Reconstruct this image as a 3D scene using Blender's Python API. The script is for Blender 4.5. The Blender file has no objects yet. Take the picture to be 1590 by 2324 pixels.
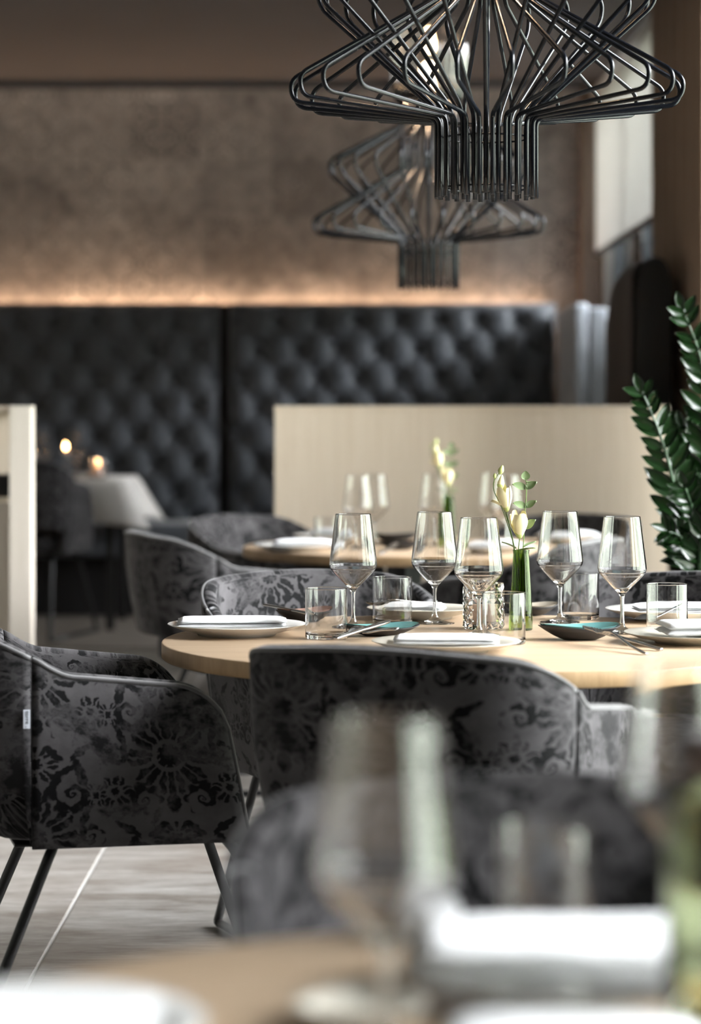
import bpy, bmesh, math, random
from math import sin, cos, pi, radians, sqrt, atan2, floor
from mathutils import Vector, Matrix, noise as mnoise

random.seed(7)
C = bpy.context.scene.collection
scn = bpy.context.scene

# ------------------------------------------------------------------ camera, world, light, exposure
F = 5870.0            # focal length in photo pixels (1590 x 2324 frame)
H = 1.21              # camera height
HY, CX = 930.0, 795.0  # horizon row and centre column
cam_d = bpy.data.cameras.new('camera'); cam = bpy.data.objects.new('camera', cam_d); C.objects.link(cam)
scn.camera = cam
cam_d.sensor_fit = 'VERTICAL'; cam_d.sensor_height = 36.0; cam_d.sensor_width = 24.6
cam_d.lens = F / 2324 * 36
cam_d.shift_y = -(1162 - HY) / 2324
cam.location = (0, 0, H); cam.rotation_euler = (pi / 2, 0, 0)
cam_d.clip_start = .05; cam_d.clip_end = 100
cam_d.dof.use_dof = True; cam_d.dof.focus_distance = 5.33; cam_d.dof.aperture_fstop = 2.6
cam_d.dof.aperture_blades = 0

w = bpy.data.worlds.new('overcast_sky'); scn.world = w; w.use_nodes = True
bg = w.node_tree.nodes['Background']
bg.inputs[0].default_value = (.95, .965, 1.0, 1); bg.inputs[1].default_value = 45.0

# overcast sky above a ring of garden trees
_n = w.node_tree.nodes; _l = w.node_tree.links
_tc = _n.new('ShaderNodeTexCoord'); _sp = _n.new('ShaderNodeSeparateXYZ'); _l.new(_tc.outputs['Generated'], _sp.inputs[0])
_nz = _n.new('ShaderNodeTexNoise'); _nz.inputs['Scale'].default_value = 5; _nz.inputs['Detail'].default_value = 4; _l.new(_tc.outputs['Generated'], _nz.inputs['Vector'])
_ma = _n.new('ShaderNodeMath'); _ma.operation = 'MULTIPLY_ADD'; _l.new(_nz.outputs['Fac'], _ma.inputs[0]); _ma.inputs[1].default_value = -.30; _l.new(_sp.outputs[2], _ma.inputs[2])
_rp = _n.new('ShaderNodeValToRGB'); _l.new(_ma.outputs[0], _rp.inputs[0])
_rp.color_ramp.elements[0].position = .02; _rp.color_ramp.elements[0].color = (.178, .195, .168, 1)
_rp.color_ramp.elements[1].position = .10; _rp.color_ramp.elements[1].color = (.95, .965, 1.0, 1)
_l.new(_rp.outputs[0], bg.inputs[0])

def portal(loc, rot, sx, sy):
    l = bpy.data.lights.new('window_portal', 'AREA'); l.shape = 'RECTANGLE'; l.size = sx; l.size_y = sy
    l.cycles.is_portal = True
    o = bpy.data.objects.new('window_portal', l); C.objects.link(o); o.location = loc; o.rotation_euler = rot
    return o
WX = 1.42            # right wall plane
portal((WX + .02, 6.9, 1.65), (0, radians(90), 0), 2.5, 6.2)      # long window wall on the right
portal((WX + .02, 1.2, 1.65), (0, radians(90), 0), 2.5, 2.4)     # long window wall on the right
portal((WX + .02, 13.0, 1.9), (0, radians(90), 0), 2.1, 2.9)       # far right window

scn.view_settings.view_transform = 'Standard'; scn.view_settings.look = 'None'
scn.view_settings.exposure = 0.0; scn.view_settings.gamma = 1.0
scn.view_settings.use_curve_mapping = False
scn.cycles.use_denoising = True
scn.cycles.max_bounces = 14; scn.cycles.transmission_bounces = 14; scn.cycles.diffuse_bounces = 4
scn.cycles.glossy_bounces = 5; scn.cycles.transparent_max_bounces = 12
scn.cycles.sample_clamp_indirect = 8.0
scn.cycles.blur_glossy = .6

def X(px, D): return (px - CX) / F * D
def Z(py, D): return H - (py - HY) / F * D
TT = .75
def DT(py, z=TT): return (H - z) * F / (py - HY)    # depth of a point on height z seen at row py

# ------------------------------------------------------------------ materials
def nmat(name):
    m = bpy.data.materials.new(name); m.use_nodes = True
    nt = m.node_tree; b = nt.nodes['Principled BSDF']
    return m, nt, b
def lk(nt, a, b): nt.links.new(a, b)
def nd(nt, t, **kw):
    n = nt.nodes.new(t)
    for k, v in kw.items(): setattr(n, k, v)
    return n
def mth(nt, op, a, b=None, c=None, clamp=False):
    n = nt.nodes.new('ShaderNodeMath'); n.operation = op; n.use_clamp = clamp
    for i, v in enumerate((a, b, c)):
        if v is None: continue
        if isinstance(v, (int, float)): n.inputs[i].default_value = v
        else: nt.links.new(v, n.inputs[i])
    return n.outputs[0]
def mixc(nt, f, a, b):
    n = nt.nodes.new('ShaderNodeMix'); n.data_type = 'RGBA'
    for s, v in ((n.inputs['Factor'], f), (n.inputs[6], a), (n.inputs[7], b)):
        if isinstance(v, tuple): s.default_value = v if len(v) == 4 else (*v, 1)
        elif isinstance(v, (int, float)): s.default_value = v
        else: nt.links.new(v, s)
    return n.outputs[2]
def noise(nt, vec, scale, detail=3, rough=.5, dist=0):
    n = nt.nodes.new('ShaderNodeTexNoise'); n.inputs['Scale'].default_value = scale
    n.inputs['Detail'].default_value = detail; n.inputs['Roughness'].default_value = rough
    n.inputs['Distortion'].default_value = dist
    if vec is not None: nt.links.new(vec, n.inputs['Vector'])
    return n.outputs['Fac']
def ramp(nt, f, stops):
    n = nt.nodes.new('ShaderNodeValToRGB'); nt.links.new(f, n.inputs[0])
    e = n.color_ramp.elements
    while len(e) < len(stops): e.new(.5)
    for i, (p, c) in enumerate(stops):
        e[i].position = p; e[i].color = c if len(c) == 4 else (*c, 1)
    return n.outputs[0]
def mapping(nt, vec, loc=(0, 0, 0), rot=(0, 0, 0), sc=(1, 1, 1), t='POINT'):
    n = nt.nodes.new('ShaderNodeMapping'); n.vector_type = t
    nt.links.new(vec, n.inputs[0]); n.inputs[1].default_value = loc
    n.inputs[2].default_value = rot; n.inputs[3].default_value = sc
    return n.outputs[0]
def tc(nt, which='Object'): return nt.nodes.new('ShaderNodeTexCoord').outputs[which]
def bump(nt, b, h, strength=.3, dist=.01):
    n = nt.nodes.new('ShaderNodeBump'); n.inputs['Strength'].default_value = strength
    n.inputs['Distance'].default_value = dist; nt.links.new(h, n.inputs['Height'])
    nt.links.new(n.outputs[0], b.inputs['Normal'])
def plain(name, col, rough=.5, metal=0, sheen=0, coat=0, var=.06, scale=12, spec=.5):
    m, nt, b = nmat(name)
    v = noise(nt, tc(nt), scale, 3)
    lo = tuple(c * (1 - var) for c in col); hi = tuple(min(1, c * (1 + var)) for c in col)
    lk(nt, mixc(nt, v, lo, hi), b.inputs['Base Color'])
    b.inputs['Roughness'].default_value = rough; b.inputs['Metallic'].default_value = metal
    b.inputs['Sheen Weight'].default_value = sheen; b.inputs['Coat Weight'].default_value = coat
    b.inputs['Specular IOR Level'].default_value = spec
    return m

def damask_mat(name, light, dark, sheen=.4):
    m, nt, b = nmat(name)
    uv = tc(nt, 'UV')
    oi = nt.nodes.new('ShaderNodeObjectInfo')
    sp = nt.nodes.new('ShaderNodeSeparateXYZ'); lk(nt, uv, sp.inputs[0])
    u, v = sp.outputs[0], sp.outputs[1]
    W_, H_ = .23, .30
    uw = mth(nt, 'DIVIDE', mth(nt, 'ADD', u, 3.03), W_)
    col = mth(nt, 'FLOOR', uw)
    off = mth(nt, 'MULTIPLY', mth(nt, 'MODULO', col, 2.0), .5)
    vh = mth(nt, 'ADD', mth(nt, 'DIVIDE', v, H_), off)
    um = mth(nt, 'MULTIPLY', mth(nt, 'ABSOLUTE', mth(nt, 'SUBTRACT', mth(nt, 'FRACT', uw), .5)), W_)
    vm = mth(nt, 'MULTIPLY', mth(nt, 'SUBTRACT', mth(nt, 'FRACT', vh), .5), H_)
    cb = nt.nodes.new('ShaderNodeCombineXYZ'); lk(nt, um, cb.inputs[0]); lk(nt, vm, cb.inputs[1])
    nz = nt.nodes.new('ShaderNodeTexNoise'); nz.inputs['Scale'].default_value = 75; nz.inputs['Detail'].default_value = 2
    lk(nt, cb.outputs[0], nz.inputs['Vector'])
    vs = nt.nodes.new('ShaderNodeVectorMath'); vs.operation = 'MULTIPLY_ADD'
    lk(nt, nz.outputs['Color'], vs.inputs[0]); vs.inputs[1].default_value = (.016, .016, 0); lk(nt, cb.outputs[0], vs.inputs[2])
    wv = vs.outputs[0]
    spw = nt.nodes.new('ShaderNodeSeparateXYZ'); lk(nt, wv, spw.inputs[0])
    o = .008
    def polar(cx, cy):
        dx = mth(nt, 'SUBTRACT', spw.outputs[0], cx + o); dy = mth(nt, 'SUBTRACT', spw.outputs[1], cy + o)
        r = mth(nt, 'SQRT', mth(nt, 'ADD', mth(nt, 'MULTIPLY', dx, dx), mth(nt, 'MULTIPLY', dy, dy)))
        return r, mth(nt, 'ARCTAN2', dy, dx)
    def palmette(cx, cy, R_, n, ph=0.0):
        r, th_ = polar(cx, cy)
        a = mth(nt, 'ABSOLUTE', mth(nt, 'COSINE', mth(nt, 'MULTIPLY_ADD', th_, n / 2, ph)))
        edge = mth(nt, 'MULTIPLY_ADD', mth(nt, 'POWER', a, .6), .55 * R_, .45 * R_)
        ins = mth(nt, 'MULTIPLY', mth(nt, 'SUBTRACT', edge, r), 350.0, clamp=True)
        gap = mth(nt, 'MAXIMUM', mth(nt, 'MULTIPLY', mth(nt, 'SUBTRACT', a, .30), 8.0, clamp=True), mth(nt, 'LESS_THAN', r, .22 * R_))
        ring = mth(nt, 'MULTIPLY', mth(nt, 'SUBTRACT', mth(nt, 'ABSOLUTE', mth(nt, 'SUBTRACT', r, .34 * R_)), .05 * R_), 600.0, clamp=True)
        rib = mth(nt, 'MAXIMUM', mth(nt, 'MULTIPLY', mth(nt, 'SUBTRACT', .985, a), 90.0, clamp=True), mth(nt, 'LESS_THAN', r, .40 * R_))
        return mth(nt, 'MULTIPLY', mth(nt, 'MULTIPLY', ins, gap), mth(nt, 'MULTIPLY', ring, rib))
    def scroll(cx, cy, R_, k, sg):
        r, th_ = polar(cx, cy)
        v_ = mth(nt, 'FRACT', mth(nt, 'ADD', mth(nt, 'MULTIPLY', mth(nt, 'LOGARITHM', mth(nt, 'MAXIMUM', r, .0005), 2.718), k), mth(nt, 'MULTIPLY', th_, sg / (2 * pi))))
        arm = mth(nt, 'MULTIPLY', mth(nt, 'SUBTRACT', .27, mth(nt, 'ABSOLUTE', mth(nt, 'SUBTRACT', v_, .5))), 14.0, clamp=True)
        lob = mth(nt, 'MULTIPLY_ADD', mth(nt, 'ABSOLUTE', mth(nt, 'SINE', mth(nt, 'MULTIPLY', th_, 3.5))), .30 * R_, .70 * R_)
        return mth(nt, 'MULTIPLY', arm, mth(nt, 'MULTIPLY', mth(nt, 'SUBTRACT', lob, r), 350.0, clamp=True))
    parts_ = [palmette(0, -.035, .078, 9, .2), palmette(0, .105, .042, 7), palmette(.098, -.10, .034, 6, .4), palmette(.100, .045, .026, 6),
              scroll(.062, .048, .044, .62, 1), scroll(.050, -.118, .036, .6, -1), scroll(.090, -.035, .026, .7, 1)]
    leaves = [(.026, .060, 60, .034, .009), (.046, .090, 25, .030, .008), (.075, .088, 110, .030, .009), (.0, .045, 90, .022, .010),
              (.082, .005, 75, .026, .007), (.0, -.125, 90, .020, .012), (.030, .125, 140, .022, .008), (.078, .128, 40, .028, .008)]
    best = None
    for (cx, cy, an, a, bb) in leaves:
        q = mapping(nt, wv, (cx + o, cy + o, 0), (0, 0, radians(an)), (a, bb, 1), 'TEXTURE')
        ln = nt.nodes.new('ShaderNodeVectorMath'); ln.operation = 'LENGTH'; lk(nt, q, ln.inputs[0])
        best = ln.outputs['Value'] if best is None else mth(nt, 'MINIMUM', best, ln.outputs['Value'])
    motif = mth(nt, 'MULTIPLY', mth(nt, 'SUBTRACT', 1.0, best), 6.0, clamp=True)
    for p_ in parts_: motif = mth(nt, 'MAXIMUM', motif, p_)
    # distress: the print is worn away in clouds, and soaks the ground elsewhere
    rv = nt.nodes.new('ShaderNodeVectorMath'); rv.operation = 'ADD'; lk(nt, uv, rv.inputs[0])
    cr = nt.nodes.new('ShaderNodeCombineXYZ'); lk(nt, mth(nt, 'MULTIPLY', oi.outputs['Random'], 20.0), cr.inputs[0])
    lk(nt, cr.outputs[0], rv.inputs[1])
    cloud = noise(nt, rv.outputs[0], 7, 6, .62, .4)
    fine = noise(nt, rv.outputs[0], 38, 6, .7)
    wear = mth(nt, 'MULTIPLY', mth(nt, 'SUBTRACT', mth(nt, 'ADD', cloud, mth(nt, 'MULTIPLY', fine, .40)), .62), 9.0, clamp=True)
    soak = mth(nt, 'MULTIPLY', mth(nt, 'SUBTRACT', .625, mth(nt, 'ADD', cloud, mth(nt, 'MULTIPLY', fine, .34))), 12.0, clamp=True)
    mm = mth(nt, 'MULTIPLY', motif, mth(nt, 'ADD', .12, mth(nt, 'MULTIPLY', wear, .86)))
    mm = mth(nt, 'MAXIMUM', mm, mth(nt, 'MULTIPLY', soak, .88))
    pile = noise(nt, uv, 14, 5, .6)
    lt = mixc(nt, pile, tuple(c * .30 for c in light), tuple(c * 1.45 for c in light))
    colr = mixc(nt, mm, lt, dark)
    lk(nt, colr, b.inputs['Base Color'])
    b.inputs['Roughness'].default_value = .75
    b.inputs['Sheen Weight'].default_value = sheen; b.inputs['Sheen Roughness'].default_value = .3
    b.inputs['Sheen Tint'].default_value = (.95, .94, .97, 1)
    b.inputs['Specular IOR Level'].default_value = .12
    bump(nt, b, mth(nt, 'ADD', mth(nt, 'MULTIPLY', mm, -.5), fine), .22, .003)
    return m

def wood_mat(name, c1, c2, grain=(1.2, 22, 22), rough=.42, ring=.5, coat=.1):
    m, nt, b = nmat(name)
    v = mapping(nt, tc(nt), sc=grain)
    n1 = noise(nt, v, 3.0, 6, .62, .3); n2 = noise(nt, v, 14.0, 4, .6)
    f = mth(nt, 'ADD', mth(nt, 'MULTIPLY', n1, .7), mth(nt, 'MULTIPLY', n2, .3))
    lk(nt, ramp(nt, f, [(.33, c2), (.62, c1)]), b.inputs['Base Color'])
    b.inputs['Roughness'].default_value = rough; b.inputs['Coat Weight'].default_value = coat
    b.inputs['Coat Roughness'].default_value = .3
    bump(nt, b, f, .12, .002)
    return m
def glass_mat(name, col=(1, 1, 1), ior=1.5, rough=0):
    m, nt, b = nmat(name)
    b.inputs['Base Color'].default_value = (*col, 1); b.inputs['Transmission Weight'].default_value = 1
    b.inputs['Roughness'].default_value = rough; b.inputs['IOR'].default_value = ior
    return m
def pane_mat():
    m, nt, b = nmat('window_pane_glass')
    nt.nodes.remove(b)
    out = [n for n in nt.nodes if n.type == 'OUTPUT_MATERIAL'][0]
    tr = nt.nodes.new('ShaderNodeBsdfTransparent'); tr.inputs[0].default_value = (.985, .99, .985, 1)
    gl = nt.nodes.new('ShaderNodeBsdfGlossy'); gl.inputs['Roughness'].default_value = .02
    fr = nt.nodes.new('ShaderNodeFresnel'); fr.inputs[0].default_value = 1.45
    mx = nt.nodes.new('ShaderNodeMixShader'); lk(nt, fr.outputs[0], mx.inputs[0]); lk(nt, tr.outputs[0], mx.inputs[1]); lk(nt, gl.outputs[0], mx.inputs[2])
    lk(nt, mx.outputs[0], out.inputs[0]); return m
def emit(name, col, s):
    m, nt, b = nmat(name)
    b.inputs['Base Color'].default_value = (*col, 1)
    b.inputs['Emission Color'].default_value = (*col, 1); b.inputs['Emission Strength'].default_value = s
    return m
def wallpaper_mat():
    m, nt, b = nmat('vintage_patchwork_wallpaper')
    v = tc(nt)
    sp = nt.nodes.new('ShaderNodeSeparateXYZ'); lk(nt, v, sp.inputs[0])
    br = nt.nodes.new('ShaderNodeTexBrick'); 
    cb = nt.nodes.new('ShaderNodeCombineXYZ'); lk(nt, mth(nt, 'ADD', sp.outputs[0], .05), cb.inputs[0]); lk(nt, sp.outputs[2], cb.inputs[1])
    lk(nt, cb.outputs[0], br.inputs['Vector']); br.inputs['Scale'].default_value = 1.0
    br.inputs['Brick Width'].default_value = .40; br.inputs['Row Height'].default_value = .33; br.offset = 0
    br.inputs['Mortar Size'].default_value = .006; br.inputs['Mortar Smooth'].default_value = 1
    br.inputs['Color1'].default_value = (.0, .0, .0, 1); br.inputs['Color2'].default_value = (1, 1, 1, 1); br.inputs['Mortar'].default_value = (.7, .7, .7, 1)
    # small damask mirrored print
    W_ = .24
    um = mth(nt, 'ABSOLUTE', mth(nt, 'SUBTRACT', mth(nt, 'FRACT', mth(nt, 'DIVIDE', sp.outputs[0], W_)), .5))
    vm = mth(nt, 'ABSOLUTE', mth(nt, 'SUBTRACT', mth(nt, 'FRACT', mth(nt, 'DIVIDE', sp.outputs[2], W_)), .5))
    c2 = nt.nodes.new('ShaderNodeCombineXYZ'); lk(nt, um, c2.inputs[0]); lk(nt, vm, c2.inputs[1])
    orn = noise(nt, c2.outputs[0], 9, 3, .6, .8)
    orn = mth(nt, 'MULTIPLY', mth(nt, 'SUBTRACT', orn, .5), 12.0, clamp=True)
    big = noise(nt, v, 2.2, 6, .68, .3); fine = noise(nt, v, 14, 6, .7)
    mask = mth(nt, 'MULTIPLY', mth(nt, 'SUBTRACT', mth(nt, 'ADD', big, mth(nt, 'MULTIPLY', fine, .3)), .55), 5.0, clamp=True)
    base = ramp(nt, mth(nt, 'ADD', mth(nt, 'MULTIPLY', big, .6), mth(nt, 'MULTIPLY', fine, .4)), [(.38, (.28, .262, .25)), (.58, (.80, .745, .70))])
    rnd = br.outputs[0]
    base = mixc(nt, mth(nt, 'MULTIPLY', mth(nt, 'SUBTRACT', 1.0, rnd), .55), base, (.20, .175, .165))
    mask = mth(nt, 'MULTIPLY', mask, mth(nt, 'ADD', .35, mth(nt, 'FRACT', mth(nt, 'MULTIPLY', rnd, 7.3))), clamp=True)
    dk = mixc(nt, mth(nt, 'MULTIPLY', mth(nt, 'MULTIPLY', orn, mask), .92), base, (.05, .048, .047))
    lk(nt, dk, b.inputs['Base Color']); b.inputs['Roughness'].default_value = .8
    bump(nt, b, fine, .2, .01)
    return m
def floor_mat():
    m, nt, b = nmat('weathered_wood_look_tile')
    oi = nt.nodes.new('ShaderNodeObjectInfo')
    cr = nt.nodes.new('ShaderNodeCombineXYZ'); lk(nt, mth(nt, 'MULTIPLY', oi.outputs['Random'], 30.0), cr.inputs[2])
    ad = nt.nodes.new('ShaderNodeVectorMath'); lk(nt, tc(nt), ad.inputs[0]); lk(nt, cr.outputs[0], ad.inputs[1])
    v = mapping(nt, ad.outputs[0], sc=(1, 4.5, 1))
    n1 = noise(nt, v, 2.2, 7, .65, .5); n2 = noise(nt, v, 13, 5, .7, .2); n3 = noise(nt, ad.outputs[0], 1.3, 4, .6)
    f = mth(nt, 'ADD', mth(nt, 'MULTIPLY', n1, .6), mth(nt, 'MULTIPLY', n2, .4))
    c = ramp(nt, f, [(.33, (.11, .085, .068)), (.46, (.26, .235, .21)), (.56, (.38, .36, .335)), (.67, (.54, .53, .51))])
    c = mixc(nt, mth(nt, 'MULTIPLY', mth(nt, 'SUBTRACT', n3, .42), 3.0, clamp=True), c, mixc(nt, .45, c, (.20, .15, .115)))
    lk(nt, c, b.inputs['Base Color']); b.inputs['Roughness'].default_value = .42
    bump(nt, b, f, .15, .004)
    return m

M = {}
M['damask'] = damask_mat('distressed_damask_velvet', (.078, .074, .077), (.003, .003, .0035), .25)
M['damask_back'] = M['damask']
M['piping'] = plain('velvet_piping', (.055, .052, .055), .6, sheen=.6)
M['black_steel'] = plain('black_powder_coated_steel', (.012, .012, .013), .38, spec=.5)
M['wire'] = plain('blue_black_satin_wire', (.004, .005, .008), .22, 0, coat=0, var=.02, spec=.35)
M['oak_top'] = wood_mat('oiled_oak_tabletop', (.58, .44, .305), (.46, .325, .205), (1.0, 16, 16), .40)
M['oak_edge'] = wood_mat('oiled_oak_edge', (.50, .335, .18), (.36, .23, .115), (9, 9, 2.0), .5)
M['oak_pale'] = wood_mat('pale_oak_veneer', (.75, .64, .515), (.67, .555, .43), (22, 22, .7), .5, coat=0)
M['oak_light'] = wood_mat('bleached_oak_veneer', (.76, .69, .61), (.68, .61, .52), (22, 22, .7), .5, coat=0)
M['glass'] = glass_mat('clear_glass')
M['crystal'] = glass_mat('cut_crystal', (1, .985, .97), 1.5)
M['green_glass'] = glass_mat('green_bottle_glass', (.24, .36, .06), 1.48)
M['dark_green_glass'] = glass_mat('dark_green_bottle_glass', (.08, .12, .05), 1.48)
M['olive_glass'] = glass_mat('olive_bottle_glass', (.62, .66, .50), 1.3)
M['ribbed'] = glass_mat('ribbed_clear_glass', (.96, .95, .95), 1.45)
M['water'] = glass_mat('water', (.75, .9, .5), 1.33)
M['porcelain'] = plain('glazed_stoneware_white', (.78, .775, .75), .25, coat=.4, var=.02)
M['stoneware'] = plain('speckled_beige_stoneware', (.52, .49, .42), .35, coat=.2, var=.18, scale=90)
M['dark_ceramic'] = plain('unglazed_black_stoneware', (.022, .020, .020), .5)
M['teal_glaze'] = plain('teal_glaze', (.21, .47, .47), .12, coat=.7, var=.25, scale=25)
M['pink_glaze'] = plain('rose_brown_glaze', (.46, .29, .24), .15, coat=.6, var=.25, scale=25)
M['sand_glaze'] = plain('sand_glaze', (.62, .56, .47), .2, coat=.5, var=.2, scale=25)
M['linen'] = plain('white_linen', (.83, .835, .85), .8, sheen=.2, var=.03, scale=60)
M['cloth'] = plain('white_tablecloth_linen', (.82, .79, .75), .85, sheen=.15, var=.03)
M['steel'] = plain('brushed_cutlery_steel', (.46, .45, .45), .24, 1.0, var=.08, scale=60)
M['stem'] = plain('green_plant_stem', (.13, .21, .045), .5)
M['petal'] = plain('cream_yellow_petal', (.93, .83, .50), .6, sheen=.3, var=.1, scale=40)
M['bud'] = plain('green_yellow_bud', (.50, .56, .20), .5, var=.25, scale=60)
M['euc'] = plain('eucalyptus_leaf', (.22, .30, .14), .5, var=.25, scale=30)
M['zz'] = plain('glossy_dark_green_leaf', (.008, .028, .006), .25, coat=.2, var=.35, scale=10, spec=.35)
M['zz_stem'] = plain('zamioculcas_stem', (.03, .07, .03), .35, coat=.3)
M['wax'] = plain('blush_candle_wax', (.86, .66, .56), .5, var=.04)
M['wick'] = plain('candle_wick', (.03, .02, .02), .9)
M['grey_velvet'] = plain('charcoal_blue_velvet', (.070, .079, .094), .55, sheen=.6, var=.3, scale=5)
M['grey_velvet_lit'] = plain('window_lit_velvet', (.60, .65, .72), .6, sheen=.6, var=.3, scale=7)  # paler copy of the bench velvet, window light put into its colour
M['button'] = plain('dark_velvet_button', (.018, .019, .022), .6, sheen=.3)
M['ceiling'] = plain('dark_grey_ceiling_paint', (.150, .150, .162), .85, var=.04, scale=2)
M['plaster'] = plain('warm_grey_plaster', (.34, .32, .30), .85, var=.05, scale=3)
M['wallpaper'] = wallpaper_mat()
M['brown_panel'] = plain('brown_wall_panel', (.17, .115, .08), .6)
M['curtain'] = plain('brown_beige_curtain', (.27, .19, .135), .85, sheen=.2, var=.1)
M['dark_brown'] = plain('dark_brown_fluted_fabric', (.045, .031, .027), .7, sheen=.2, var=.2)
M['near_black'] = plain('black_fabric', (.010, .009, .010), .8)
M['blind'] = plain('pale_roller_blind', (.68, .67, .65), .8, var=.03)
def translucent(name, col):
    m, nt, b = nmat(name)
    out = [n for n in nt.nodes if n.type == 'OUTPUT_MATERIAL'][0]
    tr = nt.nodes.new('ShaderNodeBsdfTranslucent'); mx = nt.nodes.new('ShaderNodeMixShader'); mx.inputs[0].default_value = .42
    v = noise(nt, tc(nt), 3, 3); c = mixc(nt, v, tuple(x * .96 for x in col), col)
    lk(nt, c, b.inputs['Base Color']); lk(nt, c, tr.inputs[0]); b.inputs['Roughness'].default_value = .85
    lk(nt, b.outputs[0], mx.inputs[1]); lk(nt, tr.outputs[0], mx.inputs[2]); lk(nt, mx.outputs[0], out.inputs[0]); return m
M['blind'] = translucent('pale_translucent_roller_blind', (.72, .71, .69))
M['dark_frame'] = plain('anthracite_window_frame', (.03, .035, .04), .4)
M['floor'] = floor_mat()
M['joint'] = plain('pale_joint_filler', (.68, .67, .65), .7)
M['soil'] = plain('potting_soil', (.03, .02, .015), .95, var=.5, scale=80)
M['planter'] = plain('dark_planter', (.03, .028, .03), .45)
M['label'] = plain('pale_woven_label', (.55, .58, .64), .8, var=.03)
M['ink'] = plain('black_label_print', (.03, .035, .04), .8)
M['pane'] = pane_mat()
M['bulb'] = emit('glowing_bulb', (1, .66, .36), 60)
M['led'] = emit('warm_led_strip', (1, .64, .40), 44)
M['flame_and_glint'] = emit('candle_flame_and_glint', (1, .55, .22), 40)  # real candle flame, and the glow of the added highlight stands
M['hedge'] = plain('outdoor_dark_hedge', (.02, .03, .025), .8, var=.6, scale=9)
M['paving'] = plain('outdoor_grey_paving', (.30, .30, .30), .8)

# ------------------------------------------------------------------ object helpers
def mesh_of(bm, mat, smooth=True):
    me = bpy.data.meshes.new('mesh')
    bmesh.ops.recalc_face_normals(bm, faces=bm.faces[:])
    bm.to_mesh(me); bm.free()
    if smooth: me.polygons.foreach_set('use_smooth', [True] * len(me.polygons))
    for mm in (mat if isinstance(mat, (list, tuple)) else [mat]): me.materials.append(mm)
    return me
def obj(name, bm, mat, parent=None, smooth=True, loc=None, rot=None, label=None, kind=None):
    me = bm if isinstance(bm, bpy.types.Mesh) else mesh_of(bm, mat, smooth)
    me.name = name
    o = bpy.data.objects.new(name, me); C.objects.link(o)
    if parent: o.parent = parent
    if loc: o.location = loc
    if rot: o.rotation_euler = rot
    if label: o['label'] = label
    if kind: o['kind'] = kind
    return o
def tag(o, label, cat, group=None):
    o['label'] = label; o['category'] = cat
    if group: o['group'] = group
    return o
def thing(name, label, cat, loc=(0, 0, 0), rz=0, group=None):
    o = bpy.data.objects.new(name, None); C.objects.link(o); o.empty_display_size = .05
    o.location = loc; o.rotation_euler = (0, 0, rz)
    return tag(o, label, cat, group)
def struct(name, bm, mat, smooth=False, parent=None):
    return obj(name, bm, mat, parent, smooth, kind='structure')
def copy_tree(o, parent=None):
    c = o.copy(); C.objects.link(c); c.parent = parent
    for ch in list(o.children): copy_tree(ch, c)
    return c
def dup(o, loc, rz, label, group=None, scale=None):
    c = copy_tree(o); c.location = loc; c.rotation_euler = (0, 0, rz); c['label'] = label
    if group: c['group'] = group
    elif 'group' in c: del c['group']
    if scale: c.scale = scale if isinstance(scale, tuple) else (scale,) * 3
    return c

def box(bm, a, b, bev=0, seg=2):
    r = bmesh.ops.create_cube(bm, size=1)
    vs = r['verts']
    for v in vs:
        v.co = Vector([(a[i] + b[i]) / 2 + v.co[i] * (b[i] - a[i]) for i in range(3)])
    if bev:
        es = list({e for v in vs for e in v.link_edges})
        bmesh.ops.bevel(bm, geom=es, offset=bev, segments=seg, affect='EDGES', profile=.6)
    return bm
def bx(a, b, bev=0, seg=2): return box(bmesh.new(), a, b, bev, seg)
def lathe(profile, n=48, bm=None, closed_profile=False, fn=None):
    bm = bm or bmesh.new()
    rings = []
    for (r, z) in profile:
        if r < 1e-6: rings.append([bm.verts.new((0, 0, z))])
        else:
            ring = []
            for i in range(n):
                a = 2 * pi * i / n; rr = r * (fn(a, z) if fn else 1)
                ring.append(bm.verts.new((rr * cos(a), rr * sin(a), z)))
            rings.append(ring)
    pairs = list(zip(rings, rings[1:]))
    if closed_profile: pairs.append((rings[-1], rings[0]))
    for A, B in pairs:
        for i in range(n):
            j = (i + 1) % n
            if len(A) == 1 and len(B) == 1: continue
            if len(A) == 1: bm.faces.new((A[0], B[i], B[j]))
            elif len(B) == 1: bm.faces.new((A[i], A[j], B[0]))
            else: bm.faces.new((A[i], A[j], B[j], B[i]))
    return bm
def dense(profile, e=.0007):
    out = [profile[0]]
    for a, b in zip(profile, profile[1:]):
        L = sqrt((a[0] - b[0]) ** 2 + (a[1] - b[1]) ** 2)
        if L > 4 * e:
            ts = [e / L] + [k / max(1, int(L / .012)) for k in range(1, max(1, int(L / .012)))] + [1 - e / L]
            for t in sorted(ts):
                if e / L <= t <= 1 - e / L: out.append((a[0] + (b[0] - a[0]) * t, a[1] + (b[1] - a[1]) * t))
        out.append(b)
    return out
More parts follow.
